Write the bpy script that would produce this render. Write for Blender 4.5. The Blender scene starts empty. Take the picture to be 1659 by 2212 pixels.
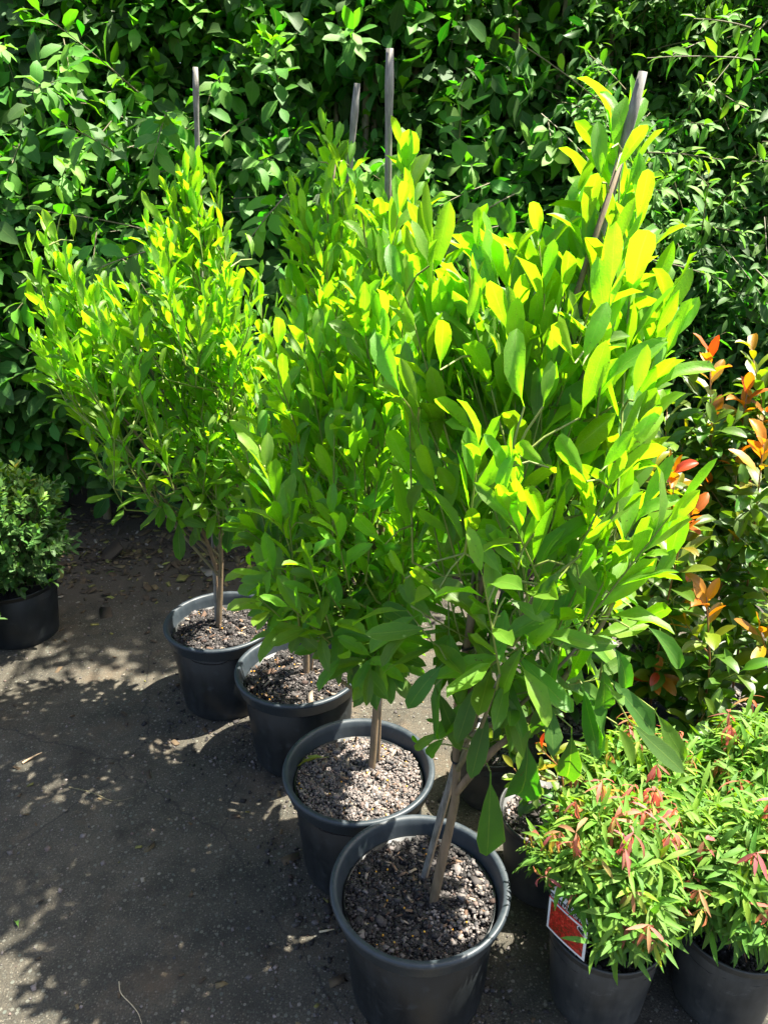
import bpy, bmesh, math, random
import numpy as np
from mathutils import Vector, Matrix

R = np.random.RandomState(7)
random.seed(7)
scene = bpy.context.scene
C = bpy.context.scene.collection

# ------------------------------------------------------------------ camera, world, sun, exposure
CAM_H = 1.69
PITCH = math.radians(24.0)
cam_data = bpy.data.cameras.new('camera')
cam = bpy.data.objects.new('camera', cam_data)
C.objects.link(cam)
cam.location = (0, 0, CAM_H)
cam.rotation_euler = (math.radians(90) - PITCH, 0, 0)
cam_data.sensor_fit = 'VERTICAL'
cam_data.sensor_height = 36
cam_data.lens = 27.2
cam_data.clip_start = 0.05
cam_data.clip_end = 500
scene.camera = cam

SUN_EL = math.radians(65)
SUN_AZ = np.array([0.94, 0.34])          # horizontal direction towards the sun (x right, y away)
SUN_AZ = SUN_AZ / np.linalg.norm(SUN_AZ)
world = bpy.data.worlds.new('World')
scene.world = world
world.use_nodes = True
wn = world.node_tree.nodes
wl = world.node_tree.links
bg = wn['Background']
sky = wn.new('ShaderNodeTexSky')
sky.sky_type = 'NISHITA'
sky.sun_disc = False
sky.sun_elevation = SUN_EL
sky.sun_rotation = math.atan2(SUN_AZ[0], SUN_AZ[1])
sky.air_density = 0.8
sky.dust_density = 3.0
sky.ozone_density = 0.3
wl.new(sky.outputs[0], bg.inputs[0])
bg.inputs[1].default_value = 0.078
sd = bpy.data.lights.new('sun', 'SUN')
sd.energy = 4.9
sd.angle = math.radians(0.55)
sd.color = (1.0, 0.94, 0.82)
sun = bpy.data.objects.new('sun', sd)
C.objects.link(sun)
tosun = Vector((SUN_AZ[0] * math.cos(SUN_EL), SUN_AZ[1] * math.cos(SUN_EL), math.sin(SUN_EL)))
sun.rotation_euler = tosun.to_track_quat('Z', 'Y').to_euler()
sun.location = (3, 2, 6)
scene.view_settings.view_transform = 'Standard'
scene.view_settings.look = 'None'
scene.view_settings.exposure = 2.4
scene.view_settings.gamma = 1
scene.view_settings.use_curve_mapping = False

# ------------------------------------------------------------------ survey helper: picture coordinates (1659 x 2212) to world points
FPX, CX, CY = 1671.0, 829.5, 1106.0


def ray(px, py):
    x = (px - CX) / FPX
    y = -(py - CY) / FPX
    c, s = math.cos(PITCH), math.sin(PITCH)
    return np.array([x, c + y * s, -s + y * c])


def atY(px, py, Y):
    d = ray(px, py)
    return np.array([0, 0, CAM_H]) + d * (Y / d[1])


def atZ(px, py, Z):
    d = ray(px, py)
    return np.array([0, 0, CAM_H]) + d * ((Z - CAM_H) / d[2])


def nrm(a):
    a = np.asarray(a, float)
    return a / np.maximum(np.linalg.norm(a, axis=-1, keepdims=True), 1e-9)


# ------------------------------------------------------------------ object helpers
def tag(o, label=None, cat=None, group=None, kind=None):
    if label: o['label'] = label
    if cat: o['category'] = cat
    if group: o['group'] = group
    if kind: o['kind'] = kind
    return o


def empty(name, loc, label, cat, group=None):
    o = bpy.data.objects.new(name, None)
    o.empty_display_size = 0.05
    o.location = tuple(loc)
    C.objects.link(o)
    return tag(o, label, cat, group)


def origin(o):
    """world location of an (unrotated) thing or part"""
    v = np.array(o.location)
    while o.parent is not None:
        o = o.parent
        v = v + np.array(o.location)
    return v


def link(name, me, mat, parent=None, smooth=True, kind=None):
    o = bpy.data.objects.new(name, me)
    C.objects.link(o)
    if mat is not None and len(me.materials) == 0:
        me.materials.append(mat)
    if smooth:
        me.polygons.foreach_set('use_smooth', np.ones(len(me.polygons), bool))
    if parent is not None:
        o.parent = parent
    if kind:
        o['kind'] = kind
    return o


def mesh_np(name, V, F, tone=None, uv=None):
    """V (n,3) float, F (m,4) quads; tone (n,3); uv per face corner"""
    me = bpy.data.meshes.new(name)
    V = np.asarray(V, np.float32)
    F = np.asarray(F, np.int32)
    k = F.shape[1]
    me.vertices.add(len(V))
    me.vertices.foreach_set('co', V.ravel())
    me.loops.add(F.size)
    me.loops.foreach_set('vertex_index', F.ravel())
    me.polygons.add(len(F))
    me.polygons.foreach_set('loop_start', np.arange(0, F.size, k, dtype=np.int32))
    if uv is not None:
        l = me.uv_layers.new(name='UVMap')
        l.data.foreach_set('uv', np.asarray(uv, np.float32).ravel())
    if tone is not None:
        a = me.attributes.new('tone', 'FLOAT_VECTOR', 'POINT')
        a.data.foreach_set('vector', np.asarray(tone, np.float32).ravel())
    me.update(calc_edges=True)
    return me


def tubes(paths, radii, sides=5, cap=False):
    """paths (N,K,3), radii (N,K) -> V, F of joined tubes"""
    P = np.asarray(paths, float)
    rad = np.asarray(radii, float)
    if P.ndim == 2:
        P = P[None]
        rad = rad[None]
    N, K, _ = P.shape
    T = np.empty_like(P)
    T[:, 1:-1] = P[:, 2:] - P[:, :-2]
    T[:, 0] = P[:, 1] - P[:, 0]
    T[:, -1] = P[:, -1] - P[:, -2]
    T = nrm(T)
    ref = np.where(np.abs(T[:, :1, 2:3]) > 0.9, np.array([1.0, 0, 0]), np.array([0, 0, 1.0]))
    ref = np.broadcast_to(ref, T.shape)
    A = nrm(np.cross(T, ref))
    B = np.cross(T, A)
    ang = np.arange(sides) * 2 * math.pi / sides
    V = P[:, :, None, :] + rad[:, :, None, None] * (np.cos(ang)[None, None, :, None] * A[:, :, None, :] + np.sin(ang)[None, None, :, None] * B[:, :, None, :])
    n = np.arange(N)[:, None, None]
    k = np.arange(K - 1)[None, :, None]
    s = np.arange(sides)[None, None, :]
    s2 = (s + 1) % sides
    base = n * K * sides
    F = np.stack([base + k * sides + s + 0 * n, base + k * sides + s2, base + (k + 1) * sides + s2, base + (k + 1) * sides + s], -1).reshape(-1, 4)
    V = V.reshape(-1, 3)
    if cap:
        extra = []
        for i in range(N):
            c0 = len(V) + len(extra)
            extra.append(P[i, -1])
            b = i * K * sides + (K - 1) * sides
            for q in range(sides):
                F = np.vstack([F, [[b + q, b + (q + 1) % sides, c0, c0]]])
        V = np.vstack([V, extra])
        F = [list(dict.fromkeys(f)) for f in F.tolist()]
    return V, F


def mesh_py(name, V, F):
    me = bpy.data.meshes.new(name)
    me.from_pydata([tuple(v) for v in V], [], [tuple(f) for f in F])
    me.update()
    return me


def smooth_path(pts, n):
    """Catmull-Rom resample"""
    P = np.array(pts, float)
    P = np.vstack([2 * P[0] - P[1], P, 2 * P[-1] - P[-2]])
    m = len(P) - 3
    out = []
    for u in np.linspace(0, m - 1e-6, n):
        i = int(u)
        t = u - i
        a, b, c, d = P[i], P[i + 1], P[i + 2], P[i + 3]
        out.append(0.5 * (2 * b + (c - a) * t + (2 * a - 5 * b + 4 * c - d) * t * t + (3 * b - a - 3 * c + d) * t ** 3))
    return np.array(out)


def limb(name, pts, r0, r1, mat, parent, n=10, sides=9, bump=0.06):
    p = smooth_path(pts, n)
    o = origin(parent) if parent is not None else np.zeros(3)
    rr = np.linspace(r0, r1, n) * (1 + bump * R.randn(n))
    V, F = tubes(p - o, rr, sides, cap=True)
    return link(name, mesh_py(name, V, F), mat, parent)


def lathe(prof, seg=64):
    prof = np.array(prof, float)
    K = len(prof)
    a = np.arange(seg) * 2 * math.pi / seg
    V = np.stack([prof[:, None, 0] * np.cos(a), prof[:, None, 0] * np.sin(a), np.repeat(prof[:, 1:2], seg, 1)], -1).reshape(-1, 3)
    k = np.arange(K - 1)[:, None]
    s = np.arange(seg)[None, :]
    s2 = (s + 1) % seg
    F = np.stack([k * seg + s, k * seg + s2, (k + 1) * seg + s2, (k + 1) * seg + s], -1).reshape(-1, 4)
    return V, F


# ------------------------------------------------------------------ materials
class NT:
    def __init__(self, name):
        self.m = bpy.data.materials.new(name)
        self.m.use_nodes = True
        self.n = self.m.node_tree.nodes
        self.l = self.m.node_tree.links
        self.p = self.n['Principled BSDF']
        self.out = self.n['Material Output']

    def new(self, t, **kw):
        x = self.n.new(t)
        for k, v in kw.items():
            setattr(x, k, v)
        return x

    def set(self, sock, v):
        if hasattr(v, 'links') or isinstance(v, bpy.types.NodeSocket):
            self.l.new(v, sock)
        elif isinstance(v, (tuple, list)) and len(v) == 3 and sock.type == 'RGBA':
            sock.default_value = (*v, 1)
        else:
            sock.default_value = v
        return sock

    def math(self, op, a, b=None, c=None, clamp=False):
        x = self.new('ShaderNodeMath', operation=op, use_clamp=clamp)
        self.set(x.inputs[0], a)
        if b is not None: self.set(x.inputs[1], b)
        if c is not None: self.set(x.inputs[2], c)
        return x.outputs[0]

    def vmath(self, op, a, b):
        x = self.new('ShaderNodeVectorMath', operation=op)
        self.set(x.inputs[0], a)
        self.set(x.inputs[1], b)
        return x.outputs[0]

    def mix(self, f, a, b, mode='MIX'):
        x = self.new('ShaderNodeMix', data_type='RGBA', blend_type=mode)
        self.set(x.inputs['Factor'], f)
        self.set(x.inputs['A'], a)
        self.set(x.inputs['B'], b)
        return [o for o in x.outputs if o.type == 'RGBA'][0]

    def ramp(self, f, stops, interp='LINEAR'):
        x = self.new('ShaderNodeValToRGB')
        e = x.color_ramp
        e.interpolation = interp
        while len(e.elements) < len(stops):
            e.elements.new(0.5)
        for el, (p, c) in zip(e.elements, stops):
            el.position = p
            el.color = (*c, 1) if len(c) == 3 else c
        self.set(x.inputs[0], f)
        return x.outputs[0]

    def noise(self, scale, detail=4, rough=0.55, vec=None, out=0):
        x = self.new('ShaderNodeTexNoise')
        x.inputs['Scale'].default_value = scale
        x.inputs['Detail'].default_value = detail
        x.inputs['Roughness'].default_value = rough
        if vec is not None: self.l.new(vec, x.inputs['Vector'])
        return x.outputs[out]

    def vor(self, scale, vec=None, feature='F1', out='Distance', rnd=1.0):
        x = self.new('ShaderNodeTexVoronoi', feature=feature)
        x.inputs['Scale'].default_value = scale
        x.inputs['Randomness'].default_value = rnd
        if vec is not None: self.l.new(vec, x.inputs['Vector'])
        return x.outputs[out]

    def coord(self, which='Object'):
        return self.new('ShaderNodeTexCoord').outputs[which]

    def bump(self, h, strength=0.3, dist=0.01, normal=None):
        x = self.new('ShaderNodeBump')
        x.inputs['Strength'].default_value = strength
        x.inputs['Distance'].default_value = dist
        self.set(x.inputs['Height'], h)
        if normal is not None: self.l.new(normal, x.inputs['Normal'])
        return x.outputs[0]

    def worldpos(self):
        return self.new('ShaderNodeNewGeometry').outputs['Position']


def leaf_material(name, stops, rough=0.34, trans=0.42, spec=0.5, rim=0.35, tint=(1.25, 1.15, 0.55), under=(0.75, 0.85, 0.7), nv=20.0, veinmix=0.45, ulight=0.15, spots=0.0):
    """stops: colours over leaf age 0 (old) .. 1 (new)"""
    t = NT(name)
    at = t.new('ShaderNodeAttribute', attribute_name='tone')
    oi = t.new('ShaderNodeObjectInfo')
    v = t.vmath('ADD', at.outputs['Vector'], oi.outputs['Color'])
    sep = t.new('ShaderNodeSeparateXYZ')
    t.l.new(v, sep.inputs[0])
    age, rnd, hue = sep.outputs
    col = t.ramp(age, stops)
    # individual leaf brightness and hue
    hsv = t.new('ShaderNodeHueSaturation')
    t.l.new(col, hsv.inputs['Color'])
    t.set(hsv.inputs['Value'], t.math('MULTIPLY_ADD', rnd, 0.6, 0.7))
    t.set(hsv.inputs['Hue'], t.math('MULTIPLY_ADD', hue, 0.04, 0.48))
    col = hsv.outputs[0]
    uv = t.new('ShaderNodeUVMap')
    suv = t.new('ShaderNodeSeparateXYZ')
    t.l.new(uv.outputs[0], suv.inputs[0])
    s = suv.outputs[0]
    c = t.math('ABSOLUTE', t.math('SUBTRACT', suv.outputs[1], 0.5))         # 0 at the midrib, .5 at the margin
    mid = t.math('SUBTRACT', 1.0, t.math('DIVIDE', c, 0.035), clamp=True)
    # side veins run forward from the midrib
    ph = t.math('MULTIPLY', t.math('SUBTRACT', s, t.math('MULTIPLY', c, 0.45)), nv)
    sv = t.math('ABSOLUTE', t.math('SUBTRACT', t.math('FRACT', ph), 0.5))
    side = t.math('SUBTRACT', 1.0, t.math('DIVIDE', sv, 0.07), clamp=True)
    vein = t.math('MAXIMUM', mid, t.math('MULTIPLY', side, 0.28), clamp=True)
    light = t.mix(0.5, col, (0.42, 0.5, 0.12))
    col2 = t.mix(t.math('MULTIPLY', vein, veinmix), col, light)
    margin = t.math('MULTIPLY', t.math('MULTIPLY', t.math('SUBTRACT', c, 0.462), 30, clamp=True), rim)
    col2 = t.mix(margin, col2, t.mix(0.6, col, (0.5, 0.55, 0.08)))
    # faint mottling
    nz = t.noise(60, 3, vec=t.coord('Object'))
    col2 = t.mix(t.math('MULTIPLY', nz, 0.22), col2, t.mix(1.0, col2, (0.55, 0.6, 0.5), 'MULTIPLY'))
    if spots:
        bl = t.noise(14, 3, 0.6, t.coord('Object'))
        bm_ = t.math('MULTIPLY', t.ramp(t.math('ADD', bl, t.math('MULTIPLY', rnd, 0.06)), [(0.735, (0, 0, 0)), (0.76, (1, 1, 1))]), spots)
        col2 = t.mix(bm_, col2, (0.11, 0.06, 0.02))
        # uneven greening between the veins
        col2 = t.mix(t.math('MULTIPLY', t.ramp(t.noise(7, 2, 0.5, t.coord('Object')), [(0.35, (0, 0, 0)), (0.7, (1, 1, 1))]), 0.4), col2, t.mix(1.0, col2, (0.6, 0.78, 0.7), 'MULTIPLY'))
    geo = t.new('ShaderNodeNewGeometry')
    pale = t.mix(1.0, t.mix(ulight, col2, (0.3, 0.36, 0.2)), under, 'MULTIPLY')
    both = t.mix(geo.outputs['Backfacing'], col2, pale)
    t.set(t.p.inputs['Base Color'], both)
    rr = t.math('ADD', t.math('MULTIPLY', geo.outputs['Backfacing'], 0.22), t.math('MULTIPLY_ADD', nz, 0.16, rough - 0.08))
    t.set(t.p.inputs['Roughness'], rr)
    t.p.inputs['Specular IOR Level'].default_value = spec
    h = t.math('ADD', t.math('MULTIPLY', vein, -0.5), t.math('MULTIPLY', t.noise(35, 2, vec=t.coord('Object')), 1.2))
    bn = t.bump(h, 0.25, 0.0015)
    t.l.new(bn, t.p.inputs['Normal'])
    tr = t.new('ShaderNodeBsdfTranslucent')
    t.set(tr.inputs['Color'], t.mix(1.0, col2, tint, 'MULTIPLY'))
    t.l.new(bn, tr.inputs['Normal'])
    mx = t.new('ShaderNodeMixShader')
    mx.inputs[0].default_value = trans
    t.l.new(t.p.outputs[0], mx.inputs[1])
    t.l.new(tr.outputs[0], mx.inputs[2])
    t.l.new(mx.outputs[0], t.out.inputs['Surface'])
    return t.m


def bark_material(name, c1, c2, scale=60, rough=0.75):
    t = NT(name)
    co = t.coord('Object')
    mp = t.new('ShaderNodeMapping')
    mp.inputs['Scale'].default_value = (1, 1, 0.18)
    t.l.new(co, mp.inputs[0])
    n = t.noise(scale, 5, 0.65, mp.outputs[0])
    n2 = t.noise(scale * 0.25, 3, 0.5, co)
    col = t.mix(t.ramp(n, [(0.35, (0, 0, 0)), (0.65, (1, 1, 1))]), c1, c2)
    col = t.mix(t.math('MULTIPLY', n2, 0.5), col, t.mix(0.5, c2, (0.10, 0.13, 0.04)))
    t.set(t.p.inputs['Base Color'], col)
    t.p.inputs['Roughness'].default_value = rough
    t.l.new(t.bump(n, 0.5, 0.003), t.p.inputs['Normal'])
    return t.m


def plastic_material(name, base, dust, rough=0.4, dustamt=0.5):
    t = NT(name)
    co = t.coord('Object')
    n = t.noise(9, 5, 0.6, co)
    fine = t.noise(160, 3, 0.7, co)
    mp = t.new('ShaderNodeMapping')
    mp.inputs['Scale'].default_value = (1, 1, 0.06)
    t.l.new(co, mp.inputs[0])
    streak = t.noise(55, 4, 0.6, mp.outputs[0])
    d = t.math('MULTIPLY', t.ramp(t.math('MULTIPLY_ADD', n, 0.6, t.math('MULTIPLY', streak, 0.4)), [(0.42, (0, 0, 0)), (0.72, (1, 1, 1))]), dustamt)
    # soil splash low on the wall
    sep = t.new('ShaderNodeSeparateXYZ')
    t.l.new(co, sep.inputs[0])
    low = t.math('SUBTRACT', 1.0, t.math('DIVIDE', sep.outputs[2], 0.07), clamp=True)
    d2 = t.math('ADD', d, t.math('MULTIPLY', t.math('MULTIPLY', low, fine), 0.9), clamp=True)
    col = t.mix(d2, base, dust)
    wm = t.ramp(t.noise(26, 6, 0.75, co), [(0.58, (0, 0, 0)), (0.64, (1, 1, 1))])
    d2 = t.math('ADD', d2, t.math('MULTIPLY', wm, 0.45), clamp=True)
    col = t.mix(d2, base, dust)
    sp = t.ramp(t.vor(150, co), [(0.0, (1, 1, 1)), (0.09, (0, 0, 0))])
    col = t.mix(t.math('MULTIPLY', sp, t.math('MULTIPLY', n, 0.5)), col, (0.3, 0.3, 0.27))
    t.set(t.p.inputs['Base Color'], col)
    t.p.inputs['Specular IOR Level'].default_value = 0.4
    t.set(t.p.inputs['Roughness'], t.math('ADD', t.math('MULTIPLY', d2, 0.3), t.math('MULTIPLY_ADD', fine, 0.15, rough - 0.07)))
    t.l.new(t.bump(t.math('ADD', t.math('MULTIPLY', streak, 0.6), fine), 0.10, 0.001), t.p.inputs['Normal'])
    return t.m


def pebble_material(name, stops, rough=0.85):
    t = NT(name)
    at = t.new('ShaderNodeAttribute', attribute_name='tone')
    sep = t.new('ShaderNodeSeparateXYZ')
    t.l.new(at.outputs['Vector'], sep.inputs[0])
    col = t.ramp(sep.outputs[0], stops, 'CONSTANT')
    n = t.noise(400, 3, 0.6, t.coord('Object'))
    col = t.mix(t.math('MULTIPLY', n, 0.6), col, t.mix(1.0, col, (0.45, 0.43, 0.4), 'MULTIPLY'))
    t.set(t.p.inputs['Base Color'], col)
    t.p.inputs['Roughness'].default_value = rough
    t.l.new(t.bump(n, 0.4, 0.001), t.p.inputs['Normal'])
    return t.m


M = {}
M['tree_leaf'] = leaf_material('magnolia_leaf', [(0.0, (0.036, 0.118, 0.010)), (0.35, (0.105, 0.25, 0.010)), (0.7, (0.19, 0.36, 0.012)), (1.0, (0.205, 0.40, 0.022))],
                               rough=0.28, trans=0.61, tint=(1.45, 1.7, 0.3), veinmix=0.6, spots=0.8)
M['hedge_leaf'] = leaf_material('hedge_leaf', [(0.0, (0.016, 0.082, 0.007)), (0.5, (0.046, 0.20, 0.010)), (1.0, (0.14, 0.36, 0.012))],
                                rough=0.36, trans=0.44, spec=0.32, rim=0.15, tint=(1.1, 1.35, 0.45), veinmix=0.3, nv=12)
M['shrub_leaf'] = leaf_material('narrow_shrub_leaf', [(0.0, (0.022, 0.098, 0.011)), (0.5, (0.055, 0.21, 0.013)), (1.0, (0.17, 0.36, 0.016))],
                                rough=0.38, trans=0.44, spec=0.32, rim=0.1, tint=(1.1, 1.3, 0.45), veinmix=0.25, nv=12)
M['photinia_leaf'] = leaf_material('glossy_red_tip_leaf', [(0.0, (0.030, 0.115, 0.026)), (0.40, (0.075, 0.21, 0.016)), (0.64, (0.15, 0.25, 0.012)), (0.80, (0.42, 0.17, 0.010)), (1.0, (0.46, 0.095, 0.014))],
                                   rough=0.22, trans=0.42, spec=0.6, rim=0.12, tint=(1.7, 1.4, 0.25), nv=24, veinmix=0.15, under=(1.0, 0.8, 0.5), ulight=0.0)
M['bottlebrush_leaf'] = leaf_material('narrow_willow_leaf', [(0.0, (0.035, 0.13, 0.010)), (0.45, (0.12, 0.28, 0.012)), (0.68, (0.24, 0.38, 0.015)), (0.78, (0.38, 0.34, 0.04)), (0.87, (0.55, 0.20, 0.14)), (1.0, (0.58, 0.10, 0.15))],
                                      rough=0.40, trans=0.45, spec=0.35, rim=0.1, tint=(1.35, 1.28, 0.75), nv=3, veinmix=0.3)
M['box_leaf'] = leaf_material('small_ball_leaf', [(0.0, (0.025, 0.09, 0.010)), (0.5, (0.06, 0.19, 0.012)), (0.85, (0.19, 0.32, 0.018)), (1.0, (0.34, 0.26, 0.08))],
                              rough=0.36, trans=0.33, spec=0.5, rim=0.1, nv=8, veinmix=0.3)
M['trunk'] = bark_material('trunk_bark', (0.085, 0.052, 0.030), (0.21, 0.138, 0.085), 70)
M['twig'] = bark_material('green_twig', (0.13, 0.19, 0.035), (0.22, 0.26, 0.05), 90, 0.5)
M['wood_twig'] = bark_material('brown_twig', (0.09, 0.075, 0.04), (0.17, 0.14, 0.07), 90, 0.6)
M['red_stem'] = bark_material('red_stem', (0.14, 0.045, 0.02), (0.25, 0.11, 0.03), 90, 0.5)
M['stake'] = bark_material('weathered_bamboo', (0.07, 0.064, 0.058), (0.24, 0.22, 0.20), 150, 0.75)
M['stake_low'] = bark_material('tan_bamboo', (0.27, 0.17, 0.10), (0.45, 0.31, 0.19), 120, 0.6)
M['pot'] = plastic_material('charcoal_plastic', (0.007, 0.009, 0.010), (0.028, 0.032, 0.034), 0.40, 0.45)
M['pot_rim'] = plastic_material('charcoal_rim_plastic', (0.022, 0.030, 0.036), (0.052, 0.062, 0.070), 0.42, 0.7)
M['pot_grey'] = plastic_material('dusty_grey_plastic', (0.020, 0.023, 0.024), (0.075, 0.075, 0.068), 0.42, 0.7)
t = NT('potting_soil')
co = t.coord('Object')
n = t.noise(120, 6, 0.7, co)
t.set(t.p.inputs['Base Color'], t.ramp(n, [(0.3, (0.008, 0.007, 0.006)), (0.6, (0.026, 0.021, 0.019)), (0.8, (0.08, 0.07, 0.062))]))
t.p.inputs['Roughness'].default_value = 0.95
t.l.new(t.bump(n, 1.0, 0.008), t.p.inputs['Normal'])
M['soil'] = t.m
M['pebble'] = pebble_material('pebble_mulch', [(0, (0.15, 0.13, 0.12)), (0.2, (0.10, 0.09, 0.085)), (0.38, (0.19, 0.16, 0.145)), (0.52, (0.05, 0.048, 0.048)), (0.72, (0.24, 0.205, 0.185)), (0.84, (0.13, 0.095, 0.08)), (0.985, (0.20, 0.16, 0.12))])
M['bark_chips'] = pebble_material('bark_chips', [(0, (0.013, 0.011, 0.010)), (0.4, (0.028, 0.024, 0.022)), (0.66, (0.055, 0.048, 0.045)), (0.84, (0.12, 0.105, 0.10)), (0.94, (0.04, 0.022, 0.016)), (0.985, (0.16, 0.14, 0.13))])
M['straw_bits'] = pebble_material('bark_fibre', [(0, (0.16, 0.10, 0.06)), (0.4, (0.28, 0.22, 0.16)), (0.75, (0.09, 0.05, 0.03))])
M['prill'] = pebble_material('fertiliser', [(0, (0.75, 0.36, 0.02)), (0.6, (0.80, 0.45, 0.05))], 0.4)
M['litter'] = pebble_material('leaf_litter', [(0, (0.09, 0.06, 0.03)), (0.4, (0.05, 0.035, 0.02)), (0.7, (0.15, 0.11, 0.05)), (0.85, (0.18, 0.17, 0.04)), (0.95, (0.25, 0.22, 0.17))])
M['dry'] = pebble_material('dry_leaf', [(0, (0.22, 0.13, 0.06)), (0.5, (0.30, 0.22, 0.10))])
M['fallen_green'] = leaf_material('fallen_leaf', [(0.0, (0.05, 0.16, 0.02)), (0.5, (0.10, 0.24, 0.02)), (1.0, (0.35, 0.30, 0.04))], trans=0.3)

# asphalt with exposed stones
t = NT('asphalt')
co = t.worldpos()
big = t.noise(1.6, 5, 0.6, co)
med = t.noise(12, 5, 0.65, co)
fin = t.noise(230, 4, 0.7, co)
base = t.mix(t.ramp(big, [(0.35, (0, 0, 0)), (0.68, (1, 1, 1))]), (0.046, 0.042, 0.030), (0.118, 0.101, 0.070))
base = t.mix(t.ramp(med, [(0.42, (0, 0, 0)), (0.62, (1, 1, 1))]), base, t.mix(1.0, base, (0.62, 0.64, 0.62), 'MULTIPLY'))
base = t.mix(t.ramp(fin, [(0.40, (0.9, 0.9, 0.9)), (0.62, (0, 0, 0))]), base, t.mix(1.0, base, (0.42, 0.42, 0.44), 'MULTIPLY'))
vx = t.new('ShaderNodeTexVoronoi', feature='F1')
vx.inputs['Scale'].default_value = 75
t.l.new(co, vx.inputs['Vector'])
sel = t.new('ShaderNodeSeparateXYZ')
t.l.new(vx.outputs['Color'], sel.inputs[0])
stone = t.math('MULTIPLY', t.math('LESS_THAN', vx.outputs['Distance'], 0.33), t.math('GREATER_THAN', sel.outputs[0], 0.62))
scol = t.ramp(sel.outputs[1], [(0, (0.14, 0.155, 0.12)), (0.45, (0.22, 0.21, 0.165)), (0.75, (0.09, 0.12, 0.10)), (1, (0.34, 0.31, 0.25))])
base = t.mix(t.math('MULTIPLY', stone, t.math('MULTIPLY_ADD', sel.outputs[2], 0.5, 0.05)), base, scol)
vy = t.new('ShaderNodeTexVoronoi', feature='F1')
vy.inputs['Scale'].default_value = 180
t.l.new(co, vy.inputs['Vector'])
sel2 = t.new('ShaderNodeSeparateXYZ')
t.l.new(vy.outputs['Color'], sel2.inputs[0])
grit = t.math('MULTIPLY', t.math('LESS_THAN', vy.outputs['Distance'], 0.42), t.math('GREATER_THAN', sel2.outputs[0], 0.55))
base = t.mix(t.math('MULTIPLY', grit, 0.4), base, t.ramp(sel2.outputs[1], [(0, (0.035, 0.035, 0.03)), (0.5, (0.12, 0.125, 0.10)), (1, (0.24, 0.21, 0.16))]))
# damp dark patches and soil that gathers under the hedge
damp = t.ramp(t.noise(4.5, 5, 0.65, co), [(0.56, (0, 0, 0)), (0.66, (1, 1, 1))])
brown = t.ramp(t.noise(3.1, 5, 0.7, co), [(0.54, (0, 0, 0)), (0.70, (1, 1, 1))])
base = t.mix(t.math('MULTIPLY', brown, 0.5), base, (0.115, 0.075, 0.042))
base = t.mix(t.math('MULTIPLY', damp, 0.75), base, t.mix(1.0, base, (0.35, 0.33, 0.3), 'MULTIPLY'))
wob = t.new('ShaderNodeMixRGB'); wob.inputs[0].default_value = 0.12
t.l.new(co, wob.inputs[1]); t.l.new(t.noise(3.0, 5, 0.7, co, out=1), wob.inputs[2])
crack = t.vor(0.9, wob.outputs[0], 'DISTANCE_TO_EDGE')
ck = t.math('SUBTRACT', 1.0, t.math('DIVIDE', crack, 0.0035), clamp=True)
base = t.mix(t.math('MULTIPLY', ck, 0.7), base, (0.012, 0.011, 0.009))
sp = t.new('ShaderNodeSeparateXYZ')
t.l.new(co, sp.inputs[0])
edge = t.math('ADD', sp.outputs[1], t.math('MULTIPLY', t.noise(5, 4, 0.6, co), 0.6))
dirt = t.ramp(t.math('SUBTRACT', edge, 2.9), [(0.1, (0, 0, 0)), (0.5, (1, 1, 1))])
base = t.mix(dirt, base, t.mix(med, (0.035, 0.026, 0.018), (0.09, 0.07, 0.045)))
t.set(t.p.inputs['Base Color'], base)
t.p.inputs['Roughness'].default_value = 0.9
h = t.math('ADD', t.math('MULTIPLY', stone, 0.5), t.math('ADD', fin, t.math('MULTIPLY', grit, 0.3)))
t.l.new(t.bump(h, 1.0, 0.005), t.p.inputs['Normal'])
M['asphalt'] = t.m

# ------------------------------------------------------------------ leaf templates
def leaf_template(W, stations, prof, cross, bend, fold, wave, twist, phase, tip_drop=0.0, npet=1):
    """unit leaf along +X, upper side +Z; returns V, F, UV. stations include petiole stations (first npet+1)"""
    S = np.array(stations, float)
    cr = np.array(cross, float)
    K, Q = len(S), len(cr)
    ang = bend * np.clip(S, 0, 1) + tip_drop * np.clip(S - 0.6, 0, 1) ** 2
    x = np.zeros(K)
    z = np.zeros(K)
    for i in range(1, K):
        ds = S[i] - S[i - 1]
        a = 0.5 * (ang[i] + ang[i - 1])
        x[i] = x[i - 1] + ds * math.cos(a)
        z[i] = z[i - 1] - ds * math.sin(a)
    V = np.zeros((K, Q, 3))
    UV = np.zeros((K, Q, 2))
    for i in range(K):
        w = prof[i] * W * 0.5
        yy = cr * w
        f = fold
        zz = np.abs(yy) * f + np.abs(cr) ** 2 * w * wave * math.sin(S[i] * 9 + phase) * np.where(cr > 0, 1, math.cos(phase))
        a = ang[i]
        tw = twist * max(S[i], 0)
        y2 = yy * math.cos(tw) - zz * math.sin(tw)
        z2 = yy * math.sin(tw) + zz * math.cos(tw)
        V[i, :, 0] = x[i] + z2 * math.sin(a)
        V[i, :, 1] = y2
        V[i, :, 2] = z[i] + z2 * math.cos(a)
        UV[i, :, 0] = max(S[i], 0)
        UV[i, :, 1] = 0.5 + cr * 0.5 * (0.12 if i <= npet else 1)
    k = np.arange(K - 1)[:, None]
    q = np.arange(Q - 1)[None, :]
    F = np.stack([k * Q + q, (k + 1) * Q + q, (k + 1) * Q + q + 1, k * Q + q + 1], -1).reshape(-1, 4)
    F = F[:, ::-1]
    V = V.reshape(-1, 3)
    return V, F, UV.reshape(-1, 2)[F.ravel()]


SPECIES = {}


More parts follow.
